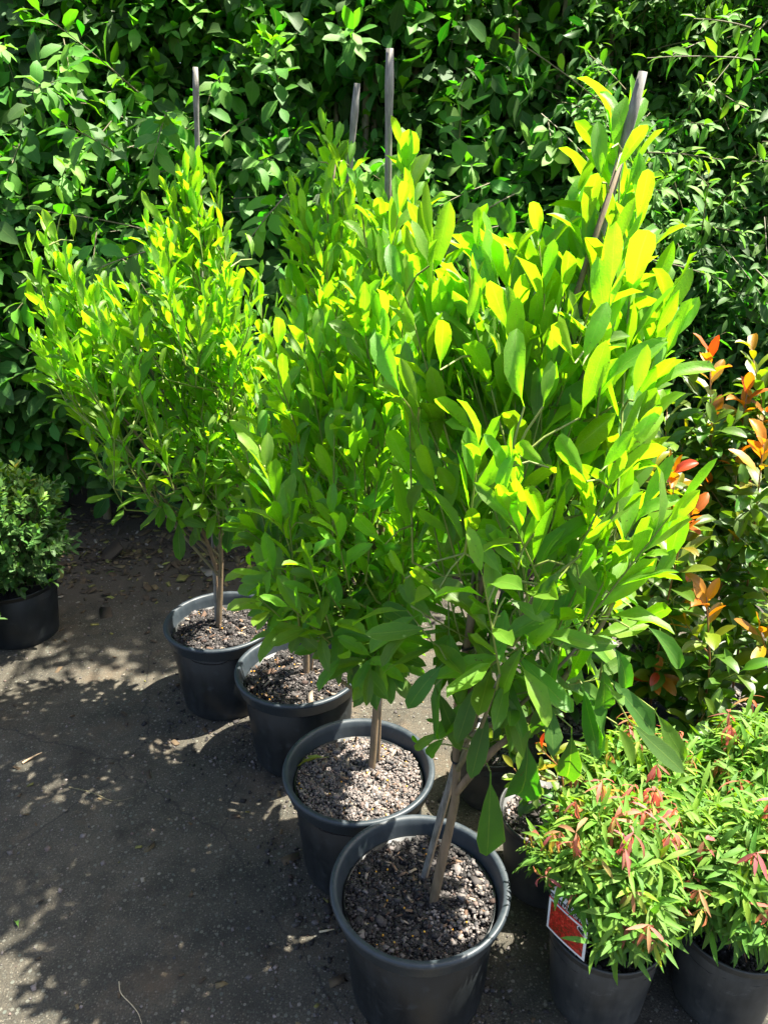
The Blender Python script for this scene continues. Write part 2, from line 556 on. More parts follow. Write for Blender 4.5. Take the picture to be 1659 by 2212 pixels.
def species(key, n, W, stations, prof, cross, bend, fold, wave, twist, tip=0.0, mat=None, seed=1):
    rr = np.random.RandomState(seed)
    T = []
    for i in range(n):
        T.append(leaf_template(W * rr.uniform(0.85, 1.15), stations, prof, cross,
                               rr.uniform(*bend), rr.uniform(*fold), rr.uniform(*wave), rr.uniform(-twist, twist), rr.uniform(0, 6.28), rr.uniform(0, 1) * tip))
    SPECIES[key] = dict(T=T, mat=mat, mesh={})


C5 = [-1, -0.52, 0, 0.52, 1]
C3 = [-1, 0, 1]
species('tree', 16, 0.305, [-0.13, 0.02, 0.18, 0.42, 0.68, 0.88, 1.0], [0.05, 0.07, 0.52, 0.95, 1.0, 0.66, 0.04], C5, (-0.35, 1.2), (0.15, 0.7), (0.0, 0.55), 0.7, 1.0, M['tree_leaf'], 3)
species('hedge', 12, 0.47, [-0.1, 0.03, 0.3, 0.6, 0.85, 1.0], [0.05, 0.12, 0.88, 0.96, 0.52, 0.03], C3, (0.1, 0.9), (0.1, 0.45), (0.0, 0.4), 0.5, 1.0, M['hedge_leaf'], 5)
species('shrub', 10, 0.36, [-0.1, 0.03, 0.3, 0.6, 0.85, 1.0], [0.05, 0.12, 0.9, 0.9, 0.45, 0.03], C3, (0.0, 0.9), (0.15, 0.5), (0.0, 0.3), 0.5, 0.8, M['shrub_leaf'], 6)
species('photinia', 12, 0.40, [-0.14, 0.02, 0.2, 0.45, 0.7, 0.9, 1.0], [0.06, 0.09, 0.72, 1.0, 0.92, 0.48, 0.03], C5, (0.0, 1.0), (0.2, 0.6), (0.0, 0.2), 0.35, 0.8, M['photinia_leaf'], 8)
species('willow', 12, 0.175, [-0.06, 0.03, 0.25, 0.5, 0.78, 1.0], [0.12, 0.25, 0.9, 1.0, 0.62, 0.03], C3, (0.1, 1.3), (0.15, 0.5), (0.0, 0.3), 0.7, 1.0, M['bottlebrush_leaf'], 9)
species('box', 8, 0.50, [-0.08, 0.03, 0.35, 0.7, 1.0], [0.08, 0.2, 0.95, 0.82, 0.03], C3, (-0.2, 0.6), (0.2, 0.5), (0.0, 0.2), 0.3, 0.5, M['box_leaf'], 10)


class Batch:
    """all leaves of one thing"""
    def __init__(self, sp, parent, limit=300, extra='foliage', name='leaf'):
        self.sp, self.parent, self.limit, self.extra, self.name = sp, parent, limit, extra, name
        self.P, self.X, self.N, self.S, self.T = [], [], [], [], []
        self.keep = None

    def add(self, pos, d, n, size, tone):
        pos = np.atleast_2d(pos); m = len(pos)
        self.P.append(pos)
        self.X.append(np.broadcast_to(np.atleast_2d(d), (m, 3)))
        self.N.append(np.broadcast_to(np.atleast_2d(n), (m, 3)))
        self.S.append(np.broadcast_to(np.atleast_1d(size), (m,)))
        self.T.append(np.broadcast_to(np.atleast_2d(tone), (m, 3)))

    def freeze(self):
        P = np.vstack(self.P)
        X = nrm(np.vstack(self.X))
        N = np.vstack(self.N)
        if self.keep is not None:
            k = self.keep(P, X, np.concatenate(self.S))
            P, X, N = P[k], X[k], N[k]
            self.S = [np.concatenate(self.S)[k]]
            self.T = [np.vstack(self.T)[k]]
        N = nrm(N - (N * X).sum(1, keepdims=True) * X)
        Y = np.cross(N, X)
        S = np.concatenate(self.S)
        self.pos = P
        self.mat = np.stack([X, Y, N], -1) * S[:, None, None]
        self.tone = np.clip(np.vstack(self.T), 0, 1)
        self.size = S
        self.tid = R.randint(0, len(SPECIES[self.sp]['T']), len(P))

    def samples(self):
        """a few world points on every leaf: (n, k, 3)"""
        T = SPECIES[self.sp]['T']
        out = None
        for i, (V, F, UV) in enumerate(T):
            Q = 5 if len(V) in (35,) else 3
            G = V.reshape(-1, Q, 3)
            a, b = G[1:-1], G[2:]
            pts = np.vstack([G[1:].reshape(-1, 3), ((G[1:-1] + G[2:]) / 2).reshape(-1, 3)])
            if out is None:
                out = np.zeros((len(self.pos), len(pts), 3))
            k = self.tid == i
            out[k] = np.einsum('nij,pj->npi', self.mat[k], pts) + self.pos[k][:, None]
        return out


BATCHES = []


def finish_leaves():
    """choose the leaves of each thing that show largest, make them objects; the rest become one part"""
    for b in BATCHES:
        b.freeze()
    GW, GH = 420, 560
    c, s = math.cos(PITCH), math.sin(PITCH)
    cells, deps, ids = [], [], []
    base = 0
    for b in BATCHES:
        p = b.samples() - np.array([0, 0, CAM_H])
        n, k, _ = p.shape
        dz = p[..., 1] * c - p[..., 2] * s
        yy = p[..., 1] * s + p[..., 2] * c
        dzc = np.maximum(dz, 0.05)
        u = p[..., 0] / dzc * FPX + CX
        v = CY - yy / dzc * FPX
        gi = (u / 1659 * GW).astype(int)
        gj = (v / 2212 * GH).astype(int)
        ok = (dz > 0.1) & (u >= 0) & (u < 1659) & (v >= 0) & (v < 2212)
        idn = np.broadcast_to(np.arange(n)[:, None] + base, (n, k))
        cells.append((gj * GW + gi)[ok]); deps.append(dz[ok]); ids.append(idn[ok])
        b.base = base
        base += n
    cells = np.concatenate(cells); deps = np.concatenate(deps); ids = np.concatenate(ids)
    order = np.lexsort((deps, cells))
    cs = cells[order]
    first = np.ones(len(cs), bool)
    first[1:] = cs[1:] != cs[:-1]
    win = np.bincount(ids[order][first], minlength=base).astype(float)
    for b in BATCHES:
        n = len(b.pos)
        w = win[b.base:b.base + n]
        score = w + 1e-3 * b.size / np.maximum(np.linalg.norm(b.pos - np.array([0, 0, CAM_H]), axis=1), 0.2)
        rank = np.argsort(-score)
        lim = min(b.limit, n)
        single = np.zeros(n, bool)
        single[rank[:lim]] = True
        sp = SPECIES[b.sp]
        o0 = origin(b.parent)
        for i in np.nonzero(single)[0]:
            t = int(b.tid[i])
            me = sp['mesh'].get(t)
            if me is None:
                V, F, UV = sp['T'][t]
                me = mesh_np('leaf', V, F, None, UV)
                me.materials.append(sp['mat'])
                me.polygons.foreach_set('use_smooth', np.ones(len(me.polygons), bool))
                sp['mesh'][t] = me
            o = bpy.data.objects.new(b.name, me)
            o.parent = b.parent
            m3 = b.mat[i]
            q = b.pos[i] - o0
            o.matrix_local = Matrix(((m3[0, 0], m3[0, 1], m3[0, 2], q[0]), (m3[1, 0], m3[1, 1], m3[1, 2], q[1]), (m3[2, 0], m3[2, 1], m3[2, 2], q[2]), (0, 0, 0, 1)))
            o.color = (*[float(x) for x in b.tone[i]], 1)
            C.objects.link(o)
        rest = ~single
        if rest.any():
            VV, FF, UU, TT = [], [], [], []
            off = 0
            for ti, (V, F, UV) in enumerate(sp['T']):
                k = np.nonzero(rest & (b.tid == ti))[0]
                if not len(k):
                    continue
                W = np.einsum('nij,pj->npi', b.mat[k], V) + (b.pos[k] - o0)[:, None]
                nv = len(V)
                VV.append(W.reshape(-1, 3))
                FF.append((F[None] + (np.arange(len(k)) * nv)[:, None, None] + off).reshape(-1, 4))
                UU.append(np.broadcast_to(UV[None], (len(k), *UV.shape)).reshape(-1, 2))
                TT.append(np.repeat(b.tone[k], nv, 0))
                off += nv * len(k)
            me = mesh_np(b.extra, np.vstack(VV), np.vstack(FF), np.vstack(TT), np.vstack(UU))
            o = link(b.extra, me, sp['mat'], b.parent, kind='stuff')
            o.color = (0, 0, 0, 1)


def sprigs(batch, B, D, L, m, t0=0.15, a0=1.1, a1=0.5, sag=0.15, up=0.5, size=0.09, tipsize=0.8, droop=0.0, age0=0.2, age1=0.6, jit=0.25, opposite=False, rng=R, base_age=None, sizevar=0.18):
    """leaf-bearing shoots: B (N,3) base, D (N,3) dir, L (N,), m leaves each; returns the shoot paths (N,5,3)"""
    B = np.asarray(B, float); D = nrm(D); N = len(B)
    L = np.broadcast_to(L, (N,)).astype(float)
    dr = np.broadcast_to(droop, (N,)).astype(float)
    G = np.array([0, 0, -1.0])
    def pt(t):
        return B[:, None] + D[:, None] * (L[:, None] * t)[..., None] + G * (dr * L)[:, None, None] * (t ** 2)[..., None]
    tt = np.linspace(t0, 1.0, m)[None] + rng.uniform(-0.02, 0.02, (N, m))
    tt = np.clip(tt, 0, 1)
    P = pt(tt)
    T = nrm(D[:, None] + G * (2 * dr)[:, None, None] * tt[..., None])
    ref = np.where(np.abs(T[..., 2:3]) > 0.95, np.array([1.0, 0, 0]), np.array([0, 0, 1.0]))
    A = nrm(np.cross(T, ref)); Bn = np.cross(T, A)
    j = np.arange(m)[None]
    if opposite:
        ph = (j // 2) * math.pi / 2 + (j % 2) * math.pi
    else:
        ph = j * 2.4
    ph = ph + rng.uniform(0, 6.28, (N, 1)) + rng.uniform(-0.35, 0.35, (N, m))
    rad = np.cos(ph)[..., None] * A + np.sin(ph)[..., None] * Bn
    al = (a0 + (a1 - a0) * tt) * (1 + rng.uniform(-jit, jit, (N, m)))
    sg = np.broadcast_to(sag, (N,))[:, None] * (1.25 - tt) * rng.uniform(0.4, 1.6, (N, m))
    d = nrm(np.cos(al)[..., None] * T + np.sin(al)[..., None] * rad + G * sg[..., None])
    n = nrm(T + 0.0 * rad) + np.array([0, 0, 1.0]) * up + rng.normal(0, 0.22, (N, m, 3))
    sz = (size * (1 + (tipsize - 1) * tt ** 2)) * (1 + rng.uniform(-sizevar, sizevar, (N, m)))
    if base_age is not None:
        ag = np.asarray(base_age)[:, None] + (age1 - age0) * (tt ** 1.5) + rng.normal(0, 0.06, (N, m))
    else:
        ag = age0 + (age1 - age0) * tt ** 1.5 + rng.normal(0, 0.06, (N, m))
    tone = np.stack([ag, rng.uniform(0, 1, (N, m)), rng.uniform(0, 1, (N, m))], -1)
    batch.add(P.reshape(-1, 3), d.reshape(-1, 3), n.reshape(-1, 3), sz.reshape(-1), tone.reshape(-1, 3))
    return pt(np.linspace(0, 1, 5)[None].repeat(N, 0))


# ------------------------------------------------------------------ the setting: ground
me = bpy.data.meshes.new('ground')
bm = bmesh.new()
gx = [-60, -20, -8, -4, -2, -1, 0, 1, 2, 4, 8, 20, 60]
gy = [-60, -20, -6, -2, 0, 1, 2, 3, 4, 8, 20, 60]
gv = [[bm.verts.new((x, y, 0)) for x in gx] for y in gy]
for a in range(len(gy) - 1):
    for b in range(len(gx) - 1):
        bm.faces.new((gv[a][b], gv[a][b + 1], gv[a + 1][b + 1], gv[a + 1][b]))
bm.to_mesh(me); bm.free()
tag(link('ground', me, M['asphalt'], smooth=False), 'worn dark asphalt yard with small pale stones showing', kind='structure')

# ------------------------------------------------------------------ small grains (pebbles, chips, litter)
def octa(n, rng, flat=0.7):
    """low irregular stones: (n,6,3) verts"""
    base = np.array([[1, 0, 0], [0, 1, 0], [-1, 0, 0], [0, -1, 0], [0, 0, 1], [0, 0, -1]], float)
    V = base[None] * rng.uniform(0.6, 1.15, (n, 6, 1)) + rng.normal(0, 0.13, (n, 6, 3))
    V[..., 2] *= flat
    return V


def grains(name, xy, z, sizes, mat, parent, label=None, elong=1.0, flat=0.7, rng=R, jx=0.0):
    n = len(xy)
    # two rings of a rough stone: 8 + 2 verts would be heavier; boxes with knocked corners read as grit
    cube = np.array([[x, y, zz] for zz in (-1, 1) for y in (-1, 1) for x in (-1, 1)], float) * 0.62
    V = cube[None] + rng.normal(0, 0.16, (n, 8, 3))
    V[..., 0] *= elong
    V[..., 2] *= flat
    a = rng.uniform(0, 6.28, n); b = rng.normal(0, 0.45, n)
    ca, sa, cb, sb = np.cos(a), np.sin(a), np.cos(b), np.sin(b)
    x, y, zz = V[..., 0], V[..., 1], V[..., 2]
    x2 = x * cb[:, None] + zz * sb[:, None]; z2 = -x * sb[:, None] + zz * cb[:, None]
    V = np.stack([x2 * ca[:, None] - y * sa[:, None], x2 * sa[:, None] + y * ca[:, None], z2], -1) * sizes[:, None, None]
    zz0 = np.broadcast_to(z, (n,))
    V = V + np.concatenate([xy, zz0[:, None]], 1)[:, None]
    if parent is not None:
        V = V - origin(parent)
    f = np.array([[0, 2, 3, 1], [4, 5, 7, 6], [0, 1, 5, 4], [2, 6, 7, 3], [0, 4, 6, 2], [1, 3, 7, 5]])
    F = (f[None] + (np.arange(n) * 8)[:, None, None]).reshape(-1, 4)
    tone = np.repeat(rng.uniform(0, 1, (n, 3)), 8, 0)
    me = mesh_np(name, V.reshape(-1, 3), F, tone)
    o = link(name, me, mat, parent, smooth=False, kind='stuff')
    if label: o['label'] = label
    return o


def soil_z(x, y, ph):
    return 0.005 * math.sin(x * 40 + ph) + 0.005 * math.cos(y * 37 + ph * 2) + 0.003 * math.sin((x + y) * 90 + ph)


def soil_disc(parent, cx, cy, r, z, ph=0.0, rings=9, seg=36):
    V = [(0, 0, z + soil_z(0, 0, ph))]
    for i in range(1, rings + 1):
        rr = r * i / rings
        for k in range(seg):
            a = 2 * math.pi * k / seg
            x, y = rr * math.cos(a), rr * math.sin(a)
            V.append((x, y, z + soil_z(x, y, ph) + random.uniform(-0.0015, 0.0015) - (0.012 * max(0, i / rings - 0.8) / 0.2)))
    F = [(0, 1 + k, 1 + (k + 1) % seg) for k in range(seg)]
    for i in range(rings - 1):
        for k in range(seg):
            a = 1 + i * seg
            F.append((a + k, a + seg + k, a + seg + (k + 1) % seg, a + (k + 1) % seg))
    return link('soil', mesh_py('soil', V, F), M['soil'], parent)


def big_pot(parent, Rr=0.19, H=0.31):
    k = Rr / 0.19
    body = [(0.0, 0.004), (0.140 * k, 0.0), (0.147 * k, 0.006), (0.150 * k, 0.03), (0.1505 * k, 0.032), (0.166 * k, H - 0.046), (0.160 * k, H - 0.040), (0.146 * k, 0.012), (0.0, 0.010)]
    V, F = lathe(body, 72)
    an = np.arctan2(V[:, 1], V[:, 0])
    V[:, :2] *= (1 + 0.006 * np.sin(an * 2 + random.uniform(0, 6)) * np.sin(V[:, 2] * 18) + 0.003 * np.sin(an * 7 + random.uniform(0, 6)))[:, None]
    p = link('pot', mesh_np('pot', V, F), M['pot'], parent)
    rim = [(0.1665 * k, H - 0.052), (0.1725 * k, H - 0.052), (0.1785 * k, H - 0.047), (0.1835 * k, H - 0.018), (0.1870 * k, H - 0.0145), (0.1895 * k, H - 0.011), (0.1900 * k, H - 0.006),
           (0.1885 * k, H - 0.0015), (0.185 * k, H), (0.1775 * k, H - 0.001), (0.174 * k, H - 0.005), (0.1715 * k, H - 0.02), (0.1655 * k, H - 0.045), (0.155 * k, H - 0.115)]
    V, F = lathe(rim, 96)
    # slight ovality so that no two rims are alike
    V[:, 0] *= 1 + random.uniform(-0.012, 0.012)
    link('rim', mesh_np('rim', V, F), M['pot_rim'], p)
    return p


def small_pot(parent, Rr=0.107, H=0.19, mat='pot_grey'):
    k = Rr / 0.107
    body = [(0, 0.005), (0.080 * k, 0.0), (0.085 * k, 0.006), (0.087 * k, 0.03), (0.101 * k, H - 0.018), (0.099 * k, H - 0.014), (0.083 * k, 0.012), (0, 0.010)]
    V, F = lathe(body, 56)
    p = link('pot', mesh_np('pot', V, F), M[mat], parent)
    rim = [(0.1012 * k, H - 0.022), (0.1040 * k, H - 0.020), (0.1045 * k, H - 0.008), (0.1070 * k, H - 0.005), (0.1070 * k, H - 0.001), (0.1050 * k, H), (0.1025 * k, H - 0.002), (0.1005 * k, H - 0.02), (0.097 * k, H - 0.05)]
    V, F = lathe(rim, 64)
    V[:, 1] *= 1 + random.uniform(-0.02, 0.02)
    link('rim', mesh_np('rim', V, F), M[mat], p)
    return p


def in_disc(n, r, rng=R):
    a = rng.uniform(0, 6.283, n); q = r * np.sqrt(rng.uniform(0, 1, n))
    return np.stack([q * np.cos(a), q * np.sin(a)], 1)


def mulch(parent, x, y, r, z, n, size, mat, elong=1.2, name='mulch'):
    xy = in_disc(n, r)
    ph = 0
    zz = np.array([z + soil_z(a, b, parent['_ph']) for a, b in xy]) + 0.002
    s = size * np.exp(R.normal(0, 0.35, n))
    return grains(name, xy + np.array([x, y]), zz, s, mat, parent, elong=elong)


# ------------------------------------------------------------------ potted magnolia-like trees
def pebble_patch(root, c, n):
    a = R.uniform(-1.3, 0.75, n); q = 0.152 * np.sqrt(R.uniform(0.05, 1, n))
    grains('pebbles', np.stack([c[0] + q * np.cos(a), c[1] + q * np.sin(a)], 1), 0.270, 0.0036 * np.exp(R.normal(0, 0.35, n)), M['pebble'], root)


def potted_tree(label, pot_px, trunk_px, lobes, stake, key=(), leafsize=0.1, nsprig_m=10, mulch_kind='pebble', seed=1, branches=(), size_low=1.1, age_top=1.05, ryk=1.6, dyc=0.0, dens=0.9):
    rng = np.random.RandomState(seed)
    c = atZ(pot_px[0], pot_px[1], 0.31)
    root = empty('potted_tree', (c[0], c[1], 0), label, 'potted tree', 'young staked trees in large charcoal pots')
    ph = seed * 1.7
    root['_ph'] = ph
    big_pot(root)
    soil_disc(root, c[0], c[1], 0.168, 0.262, ph)
    if mulch_kind == 'pebble':
        mulch(root, c[0], c[1], 0.158, 0.264, 5200, 0.0026, M['pebble'])
        mulch(root, c[0], c[1], 0.158, 0.266, 400, 0.0040, M['pebble'])
    else:
        mulch(root, c[0], c[1], 0.158, 0.264, 4500, 0.0026, M['bark_chips'], 1.4)
        mulch(root, c[0], c[1], 0.158, 0.266, 220, 0.0048, M['bark_chips'], 1.5)
    if seed == 11:
        pebble_patch(root, c, 380)
    xy = in_disc(70, 0.15)
    grains('bark_fibres', xy + c[:2], 0.270, 0.0042 * np.exp(R.normal(0, 0.4, 70)) * 0.8, M['straw_bits'], root, elong=3.2, flat=0.25)
    xy = in_disc(26, 0.155)
    grains('fertiliser_grains', xy + c[:2], 0.269, np.full(26, 0.0024), M['prill'], root, flat=1.0)
    # trunk
    tp = np.array(trunk_px(c))
    limb('trunk', tp, 0.0102, 0.0040, M['trunk'], root, 16, 10, 0.04)
    trunk = smooth_path(tp, 40)
    # shoots: tips inside the lobes
    tips, outs, kinds = [], [], []
    for (px, py, Y, rx, rz, ry, n) in lobes:
        cc = atY(px, py, Y + dyc)
        dep = (Y + dyc) * math.cos(PITCH) - (cc[2] - CAM_H) * math.sin(PITCH)
        RX, RZ = rx / FPX * dep, rz / FPX * dep
        ry = ry * ryk
        u = nrm(rng.normal(0, 1, (n, 3)))
        n = max(2, int(n * dens))
        u = nrm(rng.normal(0, 1, (n, 3)))
        q = rng.uniform(0.25, 1, (n, 1)) ** 0.45
        tips.append(cc + u * q * np.array([RX, ry, RZ]))
    tips = np.vstack(tips)
    zmin, zmax = tips[:, 2].min(), tips[:, 2].max()
    ax = np.array([np.interp(tips[:, 2], trunk[:, 2], trunk[:, i]) for i in range(2)]).T
    out = tips[:, :2] - ax
    rad = np.linalg.norm(out, axis=1, keepdims=True)
    o2 = out / np.maximum(rad, 0.03)
    hfrac = ((tips[:, 2] - zmin) / (zmax - zmin))[:, None]
    low = np.clip(1 - hfrac * 2.7, 0, 1)
    D = np.concatenate([o2 * (0.28 + 0.75 * low) * np.clip(rad / 0.15, 0.2, 1), np.ones_like(rad) * (1.0 - 0.55 * low)], 1) + rng.normal(0, 0.13, (len(tips), 3))
    D = nrm(D)
    L = rng.uniform(0.16, 0.30, len(tips)) * (1 - 0.2 * low[:, 0])
    B = tips - D * L[:, None]
    # main branches: from the trunk to a spread of shoot bases
    idx = list(range(len(B)))
    rng.shuffle(idx)
    chosen = []
    for i in idx:
        if rad[i] < 0.08 or B[i, 2] < 0.55: continue
        if all(np.linalg.norm(B[i] - B[k]) > 0.15 for k in chosen):
            chosen.append(i)
        if len(chosen) >= 13: break
    nodes = [trunk[6:]]
    for pts, r0, r1 in branches:
        limb('branch', pts, r0, r1, M['trunk'], root, 10, 8, 0.05)
        nodes.append(smooth_path(pts, 14))
    for i in chosen:
        b = B[i]
        zt = max(trunk[3, 2] + 0.12, b[2] - 0.1 - 1.0 * rad[i, 0])
        zt = min(zt, trunk[-1, 2] - 0.05)
        j = int(np.argmin(np.abs(trunk[:, 2] - zt)))
        s = trunk[j]
        mid = s * 0.45 + b * 0.55 + np.array([0, 0, -0.03])
        limb('branch', [s, mid, b], 0.0055, 0.0028, M['wood_twig'], root, 7, 6, 0.04)
        nodes.append(smooth_path([s, mid, b], 10))
    nodes = np.vstack(nodes)
    # connectors from the shoot base to the nearest branch node below it
    dd = np.linalg.norm(B[:, None] - nodes[None], axis=2) + 2.5 * np.clip(nodes[None, :, 2] - B[:, None, 2] + 0.03, 0, 1)
    nn = nodes[np.argmin(dd, 1)]
    midp = nn * 0.5 + B * 0.5 + np.array([0, 0, -0.015])
    conn = np.stack([nn, midp, B], 1)
    Vc, Fc = tubes(conn - origin(root), np.tile([0.0028, 0.0023, 0.0019], (len(B), 1)), 4)
    b = Batch('tree', root)
    lowf = low[:, 0]
    grp = [(lowf > 0.55), (lowf > 0.1) & (lowf <= 0.55), (lowf <= 0.1)]
    paths = []
    hf = hfrac[:, 0]
    for g, (a0, a1, sag, up, sz, up_age) in zip(grp, [(1.2, 0.75, 0.8, 1.0, size_low, 0.0), (0.85, 0.5, 0.25, 0.5, 1.0, 0.1), (0.54, 0.20, 0.02, 0.08, 0.97, 0.2)]):
        if g.any():
            m = nsprig_m
            ba = 0.08 + age_top * 0.72 * np.clip(hf[g], 0, 1) ** 0.6 + rng.normal(0, 0.07, g.sum()) + 0.12 * np.clip((rad[g, 0] - 0.1) / 0.2, 0, 1)
            paths.append(sprigs(b, B[g], D[g], L[g], m, 0.05, a0, a1, sag, up, leafsize * sz, 0.72, 0.0, 0.0, 0.30, rng=rng, base_age=ba))
    pp = np.vstack(paths)
    Vs, Fs = tubes(pp - origin(root), np.tile(np.linspace(0.0021, 0.0010, 5), (len(pp), 1)), 4)
    me = mesh_np('twigs', np.vstack([Vc, Vs]), np.vstack([Fc, Fs + len(Vc)]))
    link('twigs', me, M['twig'], root, kind='stuff')
    # leaves that the eye can follow one by one, each where it hangs
    kb, kt = [], []
    for (x0, y0, x1, y1, Y, age, dY) in key:
        p0 = atY(x0, y0, Y)
        p1 = atY(x1, y1, Y + dY)
        d = p1 - p0
        ln = np.linalg.norm(d)
        view = nrm(np.array([0, 0, CAM_H]) - p0)
        n = view * 1.0 + np.array([0.15, 0.1, 0.75]) + rng.normal(0, 0.12, 3)
        if d[2] > 0:
            n = view * 0.9 - np.array([0, 0, 0.1]) + rng.normal(0, 0.2, 3)
            if rng.uniform() < 0.45: n = -n
        b.add(p0, d, n, ln * 1.03, (age, rng.uniform(0.3, 0.8), rng.uniform()))
        kb.append(p0)
    if kb:
        kb = np.array(kb)
        al = np.vstack([nodes, pp.reshape(-1, 3)])
        dd = np.linalg.norm(kb[:, None] - al[None], axis=2)
        nn = al[np.argmin(dd, 1)]
        conn = np.stack([nn, nn * 0.5 + kb * 0.5 + np.array([0, 0, 0.008]), kb], 1)
        V, F = tubes(conn - origin(root), np.tile([0.0022, 0.0017, 0.0014], (len(kb), 1)), 4)
        link('leaf_stalks', mesh_np('leaf_stalks', V, F), M['twig'], root, kind='stuff')
    BATCHES.append(b)
    # stake with nodes
    s0, s1, r = np.array(stake[0]), np.array(stake[1]), stake[2]
    n = 30
    u = np.linspace(0, 1, n)
    P = s0[None] * (1 - u[:, None]) + s1[None] * u[:, None]
    P += np.array([0.004, 0.002, 0]) * np.sin(u * 5 + seed)[:, None]
    rr = np.full(n, r)
    for k in range(4, n, 6): rr[k] *= 1.3
    V, F = tubes(P - origin(root), rr, 8, cap=True)
    st = link('stake', mesh_py('stake', V, F), M['stake'] if stake[3] else M['stake'], root, smooth=True)
    # lower sleeve of paler cane, a separate split cane bound to the stake
    cut = P[: n // 3] + np.array([0.006, -0.003, 0])
    V, F = tubes(cut - origin(root), np.full(len(cut), r * 0.45), 6, cap=True)
    link('split_cane', mesh_py('split_cane', V, F), M['stake_low'], root)
    for zt in stake[4]:
        j = int(np.argmin(np.abs(P[:, 2] - zt)))
        k = int(np.argmin(np.abs(trunk[:, 2] - P[j, 2])))
        mid = (P[j] + trunk[k]) / 2
        h = np.linalg.norm(P[j] - trunk[k]) / 2 + 0.010
        e = nrm((P[j] - trunk[k]) * np.array([1, 1, 0]) + 1e-4)
        f = np.array([-e[1], e[0], 0])
        a = np.linspace(0, 2 * math.pi, 17)
        ring = mid + np.cos(a)[:, None] * e * h + np.sin(a)[:, None] * f * 0.011
        V, F = tubes(ring - origin(root), np.full(17, 0.0022), 5)
        link('tie', mesh_np('tie', V, F), M['pot'], root)
    return root


def straight_trunk(base_px, z0, top, via=()):
    b = atZ(*base_px, z0)
    return lambda c: [b, *via, np.array(top)]


